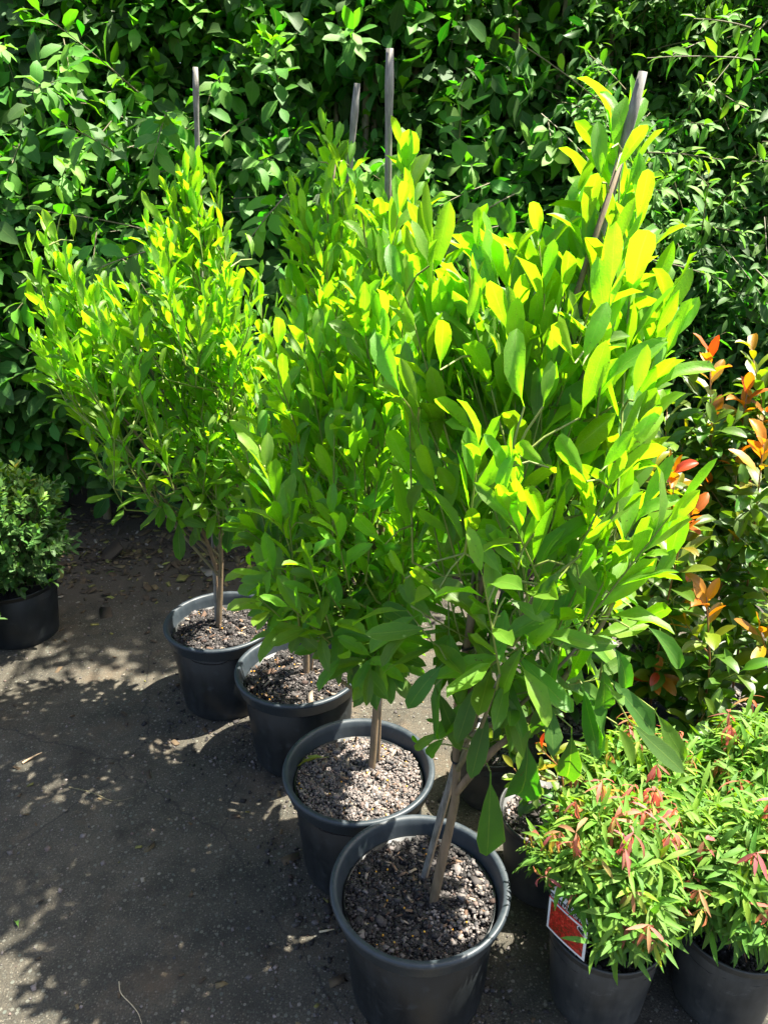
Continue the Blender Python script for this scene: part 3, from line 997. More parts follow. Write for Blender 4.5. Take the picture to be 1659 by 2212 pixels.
# nearest tree --------------------------------------------------
b4 = atZ(935, 1952, 0.262)
f4 = atY(985, 1712, b4[1] + 0.01)
top4 = atY(1345, 330, 1.18)
trunk4 = lambda c: [b4, b4 * 0.5 + f4 * 0.5, f4, atY(985, 1560, b4[1] + 0.03), atY(1010, 1380, 1.17), atY(1080, 1130, 1.17), atY(1190, 800, 1.17), top4]
limb4 = [f4, atY(1060, 1625, 1.13), atY(1145, 1555, 1.12), atY(1215, 1468, 1.13), atY(1275, 1390, 1.15), atY(1330, 1290, 1.16)]
key4 = [
    (1059, 1667, 1056, 1832, 1.10, 0.10, -0.01), (1137, 1584, 1144, 1780, 1.08, 0.08, -0.02), (1234, 1571, 1233, 1709, 1.10, 0.08, -0.01),
    (1056, 1527, 1022, 1658, 1.08, 0.06, -0.02), (1031, 1468, 993, 1587, 1.07, 0.10, -0.02), (1135, 1383, 1072, 1502, 1.02, 0.34, -0.03),
    (964, 1426, 878, 1515, 1.05, 0.22, -0.03), (934, 1355, 805, 1372, 1.06, 0.26, -0.03), (1187, 1383, 1316, 1388, 1.02, 0.15, -0.02),
    (1389, 1346, 1480, 1425, 1.10, 0.30, -0.02), (1306, 1453, 1405, 1570, 1.07, 0.12, -0.02), (1355, 1554, 1456, 1653, 1.09, 0.06, -0.02),
    (1412, 1533, 1468, 1627, 1.12, 0.25, -0.02), (1331, 1563, 1368, 1645, 1.12, 0.45, 0), (1256, 1477, 1286, 1614, 1.08, 0.15, -0.01),
    (1300, 1429, 1314, 1558, 1.07, 0.2, -0.01), (1320, 1388, 1375, 1485, 1.06, 0.12, -0.02), (1359, 1356, 1444, 1307, 1.08, 0.2, -0.02),
    (1132, 878, 1089, 749, 0.98, 0.95, -0.02), (1173, 878, 1185, 793, 0.97, 0.95, 0.0), (1251, 903, 1302, 759, 0.98, 0.8, 0.0), (1367, 866, 1393, 761, 1.02, 0.98, 0.0),
    (1241, 785, 1196, 676, 0.99, 1.0, 0.0), (1256, 790, 1300, 668, 1.0, 0.95, 0.0), (1320, 320, 1345, 215, 1.16, 0.85, 0.0), (1300, 395, 1287, 278, 1.16, 0.85, 0.0),
    (1329, 370, 1389, 277, 1.15, 0.8, 0.0), (927, 575, 899, 488, 1.07, 1.0, 0.0), (1085, 1246, 1030, 1165, 0.97, 0.62, 0), (1118, 1229, 1065, 1150, 0.98, 0.5, 0),
    (875, 1250, 849, 1198, 1.05, 0.6, 0), (943, 1281, 893, 1224, 1.02, 0.55, 0), (832, 1176, 766, 1115, 1.08, 0.62, 0), (1218, 1219, 1157, 1318, 0.98, 0.15, -0.02),
    (1266, 1040, 1209, 941, 0.98, 0.98, 0), (1294, 1020, 1357, 943, 1.0, 0.9, 0), (1359, 951, 1424, 884, 1.04, 1.0, 0), (1359, 1210, 1431, 1137, 1.04, 0.85, 0), (1440, 1230, 1470, 1117, 1.08, 0.85, 0),
    (1185, 1010, 1110, 955, 0.96, 0.6, 0), (870, 860, 810, 740, 1.08, 1.0, 0), (905, 880, 870, 790, 1.07, 0.7, 0), (1010, 560, 1045, 640, 1.1, 0.5, 0),
    (1010, 700, 1022, 620, 1.05, 0.98, 0), (950, 800, 960, 690, 1.04, 0.75, 0), (1170, 1150, 1150, 1050, 0.98, 0.6, 0), (1250, 1250, 1290, 1170, 0.98, 0.45, 0),
    (1205, 1400, 1180, 1500, 1.05, 0.2, -0.02), (940, 1480, 985, 1600, 1.1, 0.12, -0.01), (905, 1610, 890, 1590, 1.12, 0.5, 0), (1100, 1450, 1070, 1560, 1.07, 0.12, 0),
    (960, 1580, 892, 1612, 1.11, 0.5, 0), (965, 1590, 915, 1635, 1.11, 0.45, 0), (955, 1560, 925, 1555, 1.12, 0.5, 0), (1180, 1480, 1165, 1600, 1.08, 0.1, 0),
    (1300, 1290, 1240, 1220, 1.02, 0.5, 0), (1405, 1270, 1450, 1200, 1.06, 0.6, 0), (1080, 1330, 985, 1290, 1.0, 0.3, -0.02), (1090, 1290, 1170, 1330, 1.0, 0.3, -0.03),
]
lobes4 = [
    (1330, 330, 1.18, 45, 60, 0.05, 6), (1320, 470, 1.17, 70, 110, 0.10, 12), (1240, 610, 1.16, 130, 110, 0.15, 22), (1370, 720, 1.18, 80, 120, 0.14, 18), (950, 660, 1.13, 90, 90, 0.12, 13),
    (1060, 660, 1.16, 90, 100, 0.13, 12),
    (1180, 860, 1.14, 280, 150, 0.2, 34), (980, 950, 1.14, 150, 150, 0.2, 18), (1320, 980, 1.14, 90, 150, 0.2, 18), (1120, 1150, 1.12, 290, 160, 0.2, 30), (1290, 1220, 1.14, 90, 120, 0.16, 9), (925, 570, 1.15, 30, 50, 0.04, 6), (1052, 600, 1.15, 30, 50, 0.04, 6),
    (990, 1300, 1.12, 180, 90, 0.17, 12), (1250, 1340, 1.12, 110, 80, 0.13, 5)]
potted_tree('nearest staked tree with large yellow-green leaves in the front charcoal pot', (907, 1905), trunk4, lobes4,
            (atZ(915, 1905, 0.25), atY(1390, 155, 1.2), 0.0062, True, (0.62, 0.9)), key4, 0.105, 9, 'chips', 11, [(limb4, 0.0078, 0.0042)], ryk=1.5, dyc=0.06, dens=0.62)

# second tree ---------------------------------------------------
b3 = atZ(803, 1660, 0.262)
top3 = atY(850, 400, 1.52)
key3 = [(867, 385, 868, 300, 1.5, 0.95, 0), (865, 380, 895, 330, 1.49, 0.8, 0), (600, 765, 606, 684, 1.38, 1.0, 0), (700, 760, 712, 680, 1.4, 0.85, 0), (800, 1385, 806, 1478, 1.33, 0.2, -0.01),
        (770, 1360, 752, 1440, 1.33, 0.15, -0.01), (740, 1340, 690, 1400, 1.34, 0.12, -0.01), (830, 1380, 840, 1450, 1.33, 0.1, -0.01), (655, 1130, 700, 1160, 1.3, 0.4, 0), (560, 960, 505, 915, 1.36, 0.9, 0),
        (790, 905, 728, 890, 1.3, 0.95, 0), (640, 1330, 600, 1340, 1.4, 0.3, 0), (780, 455, 775, 395, 1.5, 0.85, 0), (850, 460, 805, 400, 1.5, 0.9, 0), (858, 470, 915, 400, 1.5, 0.85, 0)]
lobes3 = [(860, 360, 1.52, 30, 45, 0.04, 3), (850, 500, 1.52, 75, 80, 0.09, 14), (835, 680, 1.5, 120, 110, 0.14, 22), (660, 800, 1.5, 110, 110, 0.16, 20), (770, 900, 1.48, 200, 140, 0.2, 30), (600, 990, 1.48, 90, 110, 0.16, 16),
          (780, 1080, 1.46, 190, 150, 0.2, 24), (640, 1180, 1.46, 120, 110, 0.17, 20), (760, 1290, 1.45, 110, 100, 0.16, 22), (874, 1034, 1.75, 110, 150, 0.09, 20), (900, 1180, 1.5, 120, 120, 0.15, 12)]  # the rearmost lobe is hidden, added to shade the ground on the left
potted_tree('second staked tree from the front, pebble-topped charcoal pot with a fallen leaf on it', (775, 1655), lambda c: [b3, atY(815, 1480, b3[1] + 0.01), atY(822, 1200, 1.52), atY(840, 800, 1.53), top3], lobes3,
            (atZ(815, 1653, 0.25), atY(847, 105, 1.52), 0.0062, True, (0.75,)), key3, 0.088, 10, 'pebble', 12)

# third tree ----------------------------------------------------
b2 = atZ(662, 1455, 0.262)
top2 = atY(725, 330, 1.88)
key2 = [(715, 330, 710, 270, 1.86, 0.95, 0), (725, 325, 735, 262, 1.86, 0.95, 0), (690, 350, 670, 305, 1.86, 0.9, 0), (755, 360, 762, 305, 1.84, 0.9, 0), (600, 1320, 590, 1260, 1.7, 0.3, 0)]
lobes2 = [(725, 330, 1.88, 40, 50, 0.05, 7), (705, 450, 1.88, 80, 80, 0.11, 18), (720, 600, 1.87, 130, 100, 0.16, 26), (720, 780, 1.85, 180, 130, 0.2, 30), (640, 960, 1.84, 130, 120, 0.2, 22), (600, 1120, 1.8, 90, 110, 0.16, 16), (640, 1240, 1.78, 90, 80, 0.15, 14), (526, 877, 2.03, 90, 130, 0.10, 20)]  # last lobe added at the back to throw shade on the left ground
potted_tree('third staked tree from the front with its crown rising to a point', (645, 1440), lambda c: [b2, atY(668, 1200, b2[1] + 0.02), atY(680, 800, 1.87), top2], lobes2,
            (atZ(668, 1452, 0.25), atY(775, 180, 1.85), 0.0065, True, (0.8,)), key2, 0.08, 10, 'chips', 13)

# farthest tree -------------------------------------------------
b1 = atZ(473, 1352, 0.262)
top1 = atY(430, 380, 2.22)
key1 = [(140, 445, 126, 406, 2.15, 0.95, 0), (130, 530, 98, 462, 2.12, 0.95, 0), (160, 520, 158, 470, 2.12, 0.9, 0), (115, 590, 100, 530, 2.1, 0.98, 0), (90, 650, 60, 625, 2.1, 0.9, 0), (130, 830, 62, 805, 2.1, 0.7, 0),
        (120, 810, 85, 790, 2.1, 0.8, 0), (400, 1060, 402, 1150, 2.05, 0.5, 0), (385, 1120, 388, 1195, 2.05, 0.1, 0), (350, 1070, 345, 1130, 2.05, 0.25, 0), (265, 965, 240, 1030, 2.08, 0.25, 0), (460, 1140, 395, 1125, 2.05, 0.3, -0.02),
        (500, 1120, 490, 1190, 2.08, 0.08, 0), (520, 1060, 500, 1170, 2.1, 0.1, 0), (425, 440, 428, 350, 2.18, 0.95, 0), (330, 470, 310, 420, 2.16, 0.9, 0), (545, 560, 542, 505, 2.15, 0.9, 0), (140, 870, 100, 895, 2.08, 0.6, 0)]
lobes1 = [(430, 400, 2.22, 40, 45, 0.06, 8), (390, 480, 2.22, 90, 70, 0.13, 18), (400, 600, 2.2, 160, 80, 0.2, 30), (130, 590, 2.16, 50, 110, 0.12, 14), (200, 690, 2.17, 110, 90, 0.18, 22), (330, 740, 2.18, 220, 110, 0.24, 38), (530, 680, 2.2, 90, 110, 0.18, 20),
          (170, 800, 2.14, 90, 70, 0.15, 12), (330, 900, 2.15, 180, 110, 0.22, 26), (460, 920, 2.15, 90, 130, 0.18, 18), (420, 1040, 2.13, 100, 60, 0.15, 12)]
br1 = [(np.array(p), 0.006, 0.003) for p in ()]
l1 = [atY(468, 1230, b1[1] + 0.01), atY(435, 1140, 2.18), atY(370, 1040, 2.16), atY(290, 930, 2.15), atY(200, 820, 2.13)]
potted_tree('farthest staked tree, wide crown leaning left in front of the dark hedge', (478, 1337), lambda c: [b1, atY(478, 1190, b1[1] + 0.01), atY(470, 900, 2.2), top1], lobes1,
            (atZ(466, 1350, 0.25), atY(422, 145, 2.24), 0.0066, True, (0.75,)), key1, 0.08, 11, 'chips', 14, [(l1, 0.007, 0.003)])

# ------------------------------------------------------------------ the hedge
def hedge(label, x0, x1, zmax, key, front, nspr, size, seed, cat, m=12, group=None, depth=0.75, inner=9000, name='hedge', shade_arch=False, spray=None):
    rng = np.random.RandomState(seed)
    root = empty(name, ((x0 + x1) / 2, 3.8, 0), label, cat, group)
    b = Batch(key, root)
    N = nspr
    x = rng.uniform(x0, x1, N)
    z = rng.uniform(0.25, zmax, N)
    ys = front(x, z)
    lump = 0.5 + 0.5 * np.sin(x * 4.3 + seed + 1.3 * np.sin(z * 3.7)) * np.cos(z * 5.3 + x * 1.9 + 0.8 * np.sin(x * 7))
    dep = rng.uniform(0, 1, N) ** 1.2 * 0.35 + 0.34 * (1 - lump) * rng.uniform(0.3, 1.2, N)
    tip = np.stack([x, ys + dep, z], 1)
    D = np.stack([rng.normal(0, 0.5, N), -np.abs(rng.normal(0.75, 0.35, N)), rng.normal(0.15, 0.45, N) + 0.25 * (z / zmax)], 1)
    D = nrm(D)
    L = rng.uniform(0.2, 0.42, N)
    B = tip - D * L[:, None]
    ag = 0.18 + 0.6 * np.clip(z / 2.6, 0, 1) ** 1.3 * rng.uniform(0.2, 1, N) + 0.3 * (rng.uniform(0, 1, N) > 0.84)
    pp = sprigs(b, B, D, L, m, 0.1, 1.15, 0.7, 0.35, 1.6, size, 0.75, 0.12, 0.0, 0.25, rng=rng, base_age=ag, jit=0.35, sizevar=0.3)
    V, F = tubes(pp - origin(root), np.tile(np.linspace(0.0030, 0.0012, 5), (N, 1)), 3)
    link('twigs', mesh_np('twigs', V, F), M['wood_twig'], root, kind='stuff')
    # longer fresh shoots that stand out of the face
    if spray is not None:
        sp_ = [(atY(a, b_, Y0), atY(c_, d_, Y1)) for a, b_, Y0, c_, d_, Y1 in spray]
        for i in range(46):
            xx, zz = rng.uniform(x0 + 0.2, x1 - 0.2), rng.uniform(1.1, 2.3)
            p0 = np.array([xx, front(xx, zz) + 0.1, zz])
            sp_.append((p0, p0 + np.array([rng.normal(0, 0.16), -rng.uniform(0.16, 0.3), rng.normal(0.02, 0.12)])))
        P0 = np.array([a for a, _ in sp_]); P1 = np.array([a for _, a in sp_])
        LL = np.linalg.norm(P1 - P0, axis=1)
        pp = sprigs(b, P0, P1 - P0, LL, 14, 0.02, 1.2, 0.6, 0.3, 1.3, size * 0.98, 0.7, 0.08, 0.0, 0.3, rng=rng, base_age=rng.uniform(0.5, 0.85, len(LL)), jit=0.3, sizevar=0.25)
        V, F = tubes(pp - origin(root), np.tile(np.linspace(0.0032, 0.0014, 5), (len(LL), 1)), 5)
        link('shoots', mesh_np('shoots', V, F), M['wood_twig'], root, kind='stuff')
    # inner leaves fill the depth
    k = inner
    x = rng.uniform(x0, x1, k); z = rng.uniform(0.12, zmax, k)
    P = np.stack([x, front(x, z) + rng.uniform(0.12, depth, k), z], 1)
    d = nrm(rng.normal(0, 1, (k, 3)) + np.array([0, -0.4, -0.3]))
    n = rng.normal(0, 0.7, (k, 3)) + np.array([0, -0.5, 0.8])
    b.add(P, d, n, size * rng.uniform(0.8, 1.35, k), np.stack([rng.uniform(0, 0.3, k), rng.uniform(0, 0.7, k), rng.uniform(0, 1, k)], 1))
    k = 9000  # back layer of larger leaves, added to block sky light through the hedge
    x = rng.uniform(x0 - 0.3, x1 + 0.3, k); z = rng.uniform(0.1, zmax + 0.1, k)
    P = np.stack([x, front(x, z) + depth + rng.uniform(0.0, 0.3, k), z], 1)
    d = nrm(rng.normal(0, 1, (k, 3)) * np.array([1, 0.35, 1]))
    n = rng.normal(0, 0.35, (k, 3)) + np.array([0, -1.0, 0.3])
    b.add(P, d, n, 0.15, np.stack([rng.uniform(0, 0.3, k), rng.uniform(0, 0.7, k), rng.uniform(0, 1, k)], 1))
    # stems rising from the ground
    for i in range(int((x1 - x0) / 0.28)):
        xx = x0 + 0.15 + i * 0.28 + rng.uniform(-0.08, 0.08)
        yy = 3.75 + rng.uniform(-0.1, 0.3)
        limb('stem', [(xx, yy, 0), (xx + rng.normal(0, 0.08), yy + 0.05, 0.7), (xx + rng.normal(0, 0.15), front(xx, 1.5) + 0.55, 1.5), (xx + rng.normal(0, 0.15), front(xx, 2.2) + 0.6, 2.2), (xx + rng.normal(0, 0.2), front(xx, zmax * 0.95) + 0.5, zmax * 0.95)], 0.022, 0.008, M['wood_twig'], root, 8, 6)
    if shade_arch:
        # unseen arching shoots above the hedge, added to shade the ground at the left
        n = 270
        bx = rng.uniform(-0.5, 1.1, n)
        by = rng.uniform(2.86, 3.35, n)
        by = np.where((bx < -0.05) & (by < 2.95), by + 0.4, by)
        bz = 2.62 + rng.uniform(0, 0.7, n)
        k = 34
        bx[:k] = rng.normal(-0.14, 0.15, k); by[:k] = rng.normal(1.80, 0.08, k); bz[:k] = rng.uniform(2.38, 2.6, k)  # nearer cluster added overhead to shade the left asphalt
        tip = np.stack([bx, by, bz], 1)
        D = nrm(np.stack([rng.normal(0, 0.35, n), -np.abs(rng.normal(0.8, 0.2, n)), rng.normal(0.1, 0.25, n)], 1))
        bx[k:k + 16] = rng.normal(0.0, 0.10, 16); by[k:k + 16] = rng.normal(2.0, 0.06, 16); bz[k:k + 16] = rng.uniform(2.4, 2.6, 16)  # second cluster, added to widen that shade
        tip = np.stack([bx, by, bz], 1)
        k = k + 16
        D[:k] = nrm(np.stack([rng.choice([-1, 1], k) * 1.0, rng.normal(0, 0.15, k), rng.normal(0.1, 0.2, k)], 1))
        L = rng.uniform(0.3, 0.5, n)
        L[:k] *= 0.6
        B = tip - D * L[:, None]
        pp = sprigs(b, B, D, L, 13, 0.05, 1.15, 0.7, 0.35, 1.1, size, 0.75, 0.15, 0.0, 0.25, rng=rng, base_age=rng.uniform(0.2, 0.6, n), jit=0.35, sizevar=0.3)
        V, F = tubes(pp - origin(root), np.tile(np.linspace(0.0035, 0.0014, 5), (n, 1)), 4)
        link('twigs', mesh_np('twigs', V, F), M['wood_twig'], root, kind='stuff')  # twigs of the added shading shoots
        for i in range(2):
            xx = -0.25 + i * 0.16
            limb('stem', [(xx + 0.2, 4.1, 0.0), (xx + 0.2, 4.2, 1.6), (xx + 0.2, 4.3, 2.6), (xx + 0.1, 3.6, 3.1), (xx, 2.7, 2.85), (xx - 0.02, 1.9, 2.48)], 0.024, 0.005, M['wood_twig'], root, 18, 6)  # added stems that carry the near shading clusters
        for i in range(6):
            xx = -0.1 + i * 0.23
            limb('stem', [(xx, 4.0, 0.0), (xx, 4.1, 1.6), (xx + 0.05, 4.35, 2.5), (xx + 0.1, 4.1, 3.1), (xx + 0.1, 3.4, 3.15), (xx + 0.1, 2.75, 2.9)], 0.024, 0.006, M['wood_twig'], root, 16, 6)  # added stems, out of view, that carry the shading shoots
    BATCHES.append(b)
    return root


def hedge_front(x, z):
    f = 3.42 - 0.24 * np.exp(-((z - 1.05) / 0.45) ** 2) + 0.52 * np.clip(z - 1.15, 0, 3)
    f += 0.16 * np.exp(-((z - 0.0) / 0.3) ** 2)
    f += 0.15 * np.sin(2.9 * x + 1.7 * z + 0.5) * np.sin(3.3 * z - 1.2 * x) + 0.07 * np.sin(7.1 * x + 4.0 * z) + 0.05 * np.sin(11 * z + 3 * x)
    return f


def shrub_front(x, z):
    f = 3.20 - 0.10 * np.exp(-((z - 0.9) / 0.5) ** 2) + 0.48 * np.clip(z - 0.9, 0, 3)
    f += 0.14 * np.sin(3.3 * x + 2.2 * z + 2.0) * np.sin(2.9 * z - x) + 0.07 * np.sin(8 * x + 5 * z) + 0.06 * np.sin(9 * z - 4 * x)
    return f


hedge('tall dense hedge of broad glossy dark green leaves across the back', -3.0, 1.05, 3.1, 'hedge', hedge_front, 2500, 0.115, 21, 'hedge', 11, inner=14000, shade_arch=True, depth=1.0,
      spray=[(300, 200, 3.5, 70, -10, 3.2), (250, 330, 3.3, 130, 250, 3.05), (330, 540, 3.1, 205, 570, 2.9), (360, 240, 3.35, 330, 330, 3.1), (930, 560, 3.3, 1010, 430, 3.0), (990, 330, 3.35, 1000, 190, 3.2), (620, 420, 3.2, 540, 500, 2.95), (1110, 420, 3.3, 1000, 470, 3.0)])
hedge('lighter shrub of narrower leaves at the right of the hedge, behind the red-tipped plants', 0.85, 3.2, 3.1, 'shrub', shrub_front, 2600, 0.082, 22, 'shrub', 12, inner=17000, depth=1.0, name='shrub',
      spray=[(1330, 250, 3.3, 1120, 60, 3.1), (1400, 330, 3.25, 1560, 330, 3.05), (1330, 410, 3.1, 1430, 400, 2.9), (1400, 560, 3.0, 1560, 590, 2.85), (1640, 130, 3.4, 1400, 100, 3.3), (1620, 60, 3.3, 1500, 20, 3.1)])

# ------------------------------------------------------------------ red-tipped young shrubs in small pots
def photinia(label, pot_px, stems, Rr=0.107, H=0.19, seed=1, leafsize=0.09, pot_z=None):
    rng = np.random.RandomState(seed)
    c = atZ(pot_px[0], pot_px[1], H) if len(pot_px) == 2 else np.array(pot_px, float)
    root = empty('potted_shrub', (c[0], c[1], 0), label, 'potted shrub', 'red-tipped young shrubs in small pots')
    root['_ph'] = seed * 2.1
    small_pot(root, Rr, H)
    soil_disc(root, c[0], c[1], Rr * 0.93, H - 0.03, seed, 6, 24)
    mulch(root, c[0], c[1], Rr * 0.87, H - 0.027, 900, 0.0034, M['pebble'])
    b = Batch('photinia', root)
    for si, (px, py, dY, redness) in enumerate(stems):
        base = np.array([c[0] + rng.normal(0, 0.015), c[1] + rng.normal(0, 0.015), H - 0.035])
        tip = atY(px, py, c[1] + dY)
        ln = np.linalg.norm(tip - base)
        midp = base * 0.5 + tip * 0.5 + np.array([rng.normal(0, 0.03), rng.normal(0, 0.02), 0.0])
        limb('stem', [base, midp, tip], 0.0042, 0.0016, M['red_stem'], root, 9, 7, 0.03)
        path = smooth_path([base, midp, tip], 60)
        m = int(ln / 0.017)
        u = np.linspace(0.16, 1.0, m)
        idx = (u * 59).astype(int)
        P = path[idx]
        T = nrm(np.gradient(path, axis=0))[idx]
        ph = np.arange(m) * 2.4 + rng.uniform(0, 6)
        A = nrm(np.cross(T, np.array([1.0, 0.1, 0]))); Bn = np.cross(T, A)
        rad = np.cos(ph)[:, None] * A + np.sin(ph)[:, None] * Bn
        al = np.interp(u, [0, 0.8, 0.93, 1], [1.25, 1.0, 0.65, 0.35]) + rng.normal(0, 0.12, m)
        d = np.cos(al)[:, None] * T + np.sin(al)[:, None] * rad + np.array([0, 0, -1.0]) * (0.28 * (1 - u) * rng.uniform(0, 1.5, m))[:, None]
        n = T * 0.8 + np.array([0, 0, 0.7]) + rng.normal(0, 0.15, (m, 3))
        age = np.interp(u * ln, [0, ln - 0.22, ln - 0.12, ln - 0.05, ln], [0.02, 0.14 + 0.16 * redness, 0.36 + 0.25 * redness, 0.50 + 0.30 * redness, 0.58 + 0.38 * redness]) + rng.normal(0, 0.05, m)
        sz = leafsize * np.interp(u, [0, 0.3, 0.8, 1], [0.8, 1.1, 1.0, 0.72]) * rng.uniform(0.75, 1.2, m)
        b.add(P, d, n, sz, np.stack([age, rng.uniform(0, 1, m), rng.uniform(0, 1, m)], 1))
        # side shoots
        for q in range(int(ln / 0.07)):
            k = rng.randint(12, 50)
            az = rng.uniform(0, 6.28)
            D = nrm(np.array([[math.cos(az) * 0.7, math.sin(az) * 0.7, 0.85]]))
            rr = redness if rng.uniform() < 0.22 else 0.1
            pp = sprigs(b, path[k][None], D, rng.uniform(0.07, 0.15), 6, 0.2, 1.05, 0.55, 0.12, 0.5, leafsize * 0.9, 0.8, 0, 0.0, 0.25 + 0.45 * rr, rng=rng, base_age=np.array([0.12 + 0.22 * rr]))
            V, F = tubes(pp - origin(root), np.linspace(0.002, 0.001, 5)[None], 5)
            link('side_shoot', mesh_np('side_shoot', V, F), M['red_stem'] if rr > 0.3 else M['twig'], root)
    BATCHES.append(b)
    return root


PH = [
    ('tall red-tipped shrub at the back right, orange-red tip standing highest against the hedge', (1597, 1405), [(1532, 770, 0.0, 1.0), (1612, 850, 0.05, 1.0), (1590, 1000, -0.05, 0.6)]),
    ('shrub with a dark bronze-green tip against the hedge at the right edge', (1735, 1405), [(1622, 755, 0.1, 0.35), (1655, 895, 0.05, 0.95), (1700, 800, 0.0, 0.8)]),
    ('red-tipped shrub in the pot whose wide rim of gritty soil shows at the right', (1575, 1505), [(1648, 960, -0.12, 1.0), (1600, 1150, -0.05, 0.3)]),
    ('glossy green shrub without red leaves, beside the nearest tree against the hedge', (1420, 1400), [(1440, 890, 0.05, 0.0), (1480, 940, 0.05, 0.1), (1540, 905, 0, 0.45)]),
    ('shrub with two orange-red tips just right of the nearest tree crown', (1405, 1470), [(1395, 955, -0.05, 1.0), (1455, 1030, -0.1, 0.7)]),
    ('shrub whose bronze and orange tip leans out beside the nearest tree crown', (1400, 1560), [(1480, 1120, -0.1, 1.0), (1360, 1250, 0.0, 0.3)]),
    ('leaning shrub with a yellow-orange tip and dark shiny lower leaves', (1490, 1600), [(1525, 1290, -0.05, 0.75), (1460, 1380, 0, 0.1)]),
    ('shrub at the right edge with bright yellow and orange top leaves', (1690, 1570), [(1640, 1360, -0.1, 0.75), (1690, 1250, -0.05, 0.9)]),
    ('small shrub with a yellow tip just behind the pink-tipped mounds at the right', (1560, 1660), [(1590, 1600, -0.03, 0.6), (1520, 1540, 0.02, 0.0)]),
    ('dark green low shrub in the small pot half hidden under the nearest tree', (1228, 1535), [(1215, 1330, 0, 0.1), (1290, 1300, 0, 0.2)]),
    ('low glossy shrub in the small pot behind the hanging leaves of the nearest tree', (1245, 1440), [(1300, 1150, 0.05, 0.2), (1320, 1180, 0.05, 0.9)]),
    ('low green shrub in the pot right behind the grey pot beside the front pot', (1062, 1600), [(1130, 1480, 0, 0.2), (1010, 1560, 0, 0.1)]),
]
for i, (lab, pp, st) in enumerate(PH):
    photinia(lab, pp, st, seed=40 + i)
photinia('sparse young shrub with a reddish-yellow tip in the grey pot beside the front pot', (1188, 1748), [(1185, 1590, 0.0, 0.75), (1110, 1660, -0.02, 0.1)], 0.125, 0.235, seed=60, leafsize=0.055)

# ------------------------------------------------------------------ low mounds of narrow leaves with pink tips
def mound(label, c, rad, height, seed, H=0.235, Rr=0.125, n=300, pink=26, prune=None):
    rng = np.random.RandomState(seed)
    root = empty('potted_mound', (c[0], c[1], 0), label, 'potted shrub', 'low pink-tipped mounds in grey pots')
    root['_ph'] = seed
    small_pot(root, Rr, H)
    soil_disc(root, c[0], c[1], Rr * 0.93, H - 0.035, seed, 6, 24)
    mulch(root, c[0], c[1], Rr * 0.87, H - 0.032, 900, 0.0034, M['bark_chips'])
    b = Batch('willow', root)
    u = nrm(rng.normal(0, 1, (n, 3)))
    u[:, 2] = np.abs(u[:, 2]) * 1.1 - 0.12
    u = nrm(u)
    cc = np.array([c[0], c[1], H + height * 0.42])
    q = rng.uniform(0.55, 1.0, (n, 1))
    tip = cc + u * q * np.array([rad, rad, height * 0.60])
    D = nrm(u * np.array([1, 1, 0.75]) + np.array([0, 0, 0.35]) + rng.normal(0, 0.25, (n, 3)))
    L = rng.uniform(0.05, 0.11, n)
    B = tip - D * L[:, None]
    ba = 0.08 + 0.34 * np.clip((tip[:, 2] - H) / height, 0, 1) + rng.normal(0, 0.07, n)
    pp = sprigs(b, B, D, L, 10, 0.1, 1.15, 0.6, 0.45, 0.8, 0.064, 0.8, 0.1, 0, 0.12, rng=rng, base_age=ba, jit=0.35, sizevar=0.3)
    paths = [pp]
    # pink shoots
    k = rng.permutation(n)
    k = [i for i in k if u[i, 2] > -0.05 and q[i] > 0.7][:pink]
    D2 = nrm(D[k] * 0.5 + np.array([0, 0, 0.9]))
    for j, i in enumerate(k):
        a = rng.choice([0.80, 0.9, 0.95, 0.97])
        paths.append(sprigs(b, tip[i][None], D2[j][None], 0.045 + rng.uniform(0, 0.03), 7, 0.55, 1.3, 0.9, 3.2, 0.4, 0.046, 0.9, 0.3, 0, 0.03, rng=rng, base_age=np.array([a]), sizevar=0.3))
    base = np.array([c[0], c[1], H - 0.03])
    conn = np.stack([np.broadcast_to(base, B.shape) + rng.normal(0, 0.02, B.shape) * [1, 1, 0], (base + B) / 2 + np.array([0, 0, 0.02]), B], 1)
    V1, F1 = tubes(conn - origin(root), np.tile([0.0016, 0.0013, 0.001], (n, 1)), 3)
    pa = np.vstack(paths)
    if prune is not None:
        ok = np.array([prune(q, np.zeros_like(q), np.zeros(len(q))).all() for q in pa])
        pa = pa[ok]
    V2, F2 = tubes(pa - origin(root), np.tile(np.linspace(0.0011, 0.0007, 5), (len(pa), 1)), 3)
    link('twigs', mesh_np('twigs', np.vstack([V1, V2]), np.vstack([F1, F2 + len(V1)])), M['red_stem'], root, kind='stuff')
    BATCHES.append(b)
    return root


cA = atZ(1310, 1985, 0.235)
cB = np.array([cA[0] + 0.275, cA[1] + 0.0, 0])
def clear_of_tag(P, X, S):
    # leaves pushed aside by the tag: none within its card or in front of most of it
    a, bb = np.array([0.338, 1.122]), np.array([0.396, 1.040])
    out = np.array([-0.82, -0.58])                 # outward from the pot, through the card
    keep = np.ones(len(P), bool)
    for f in (0.0, 0.35, 0.7, 1.0):
        q = P + X * (S * f)[:, None]
        rel = q[:, :2] - a
        e = (bb - a) / np.linalg.norm(bb - a)
        al = rel @ e
        o = rel @ out
        hit = (al > -0.06) & (al < 0.095) & (o > -0.006) & (q[:, 2] < 0.375 + 0.9 * np.clip(o, 0, 1) - 0.02 * f)
        keep &= ~hit
    return keep


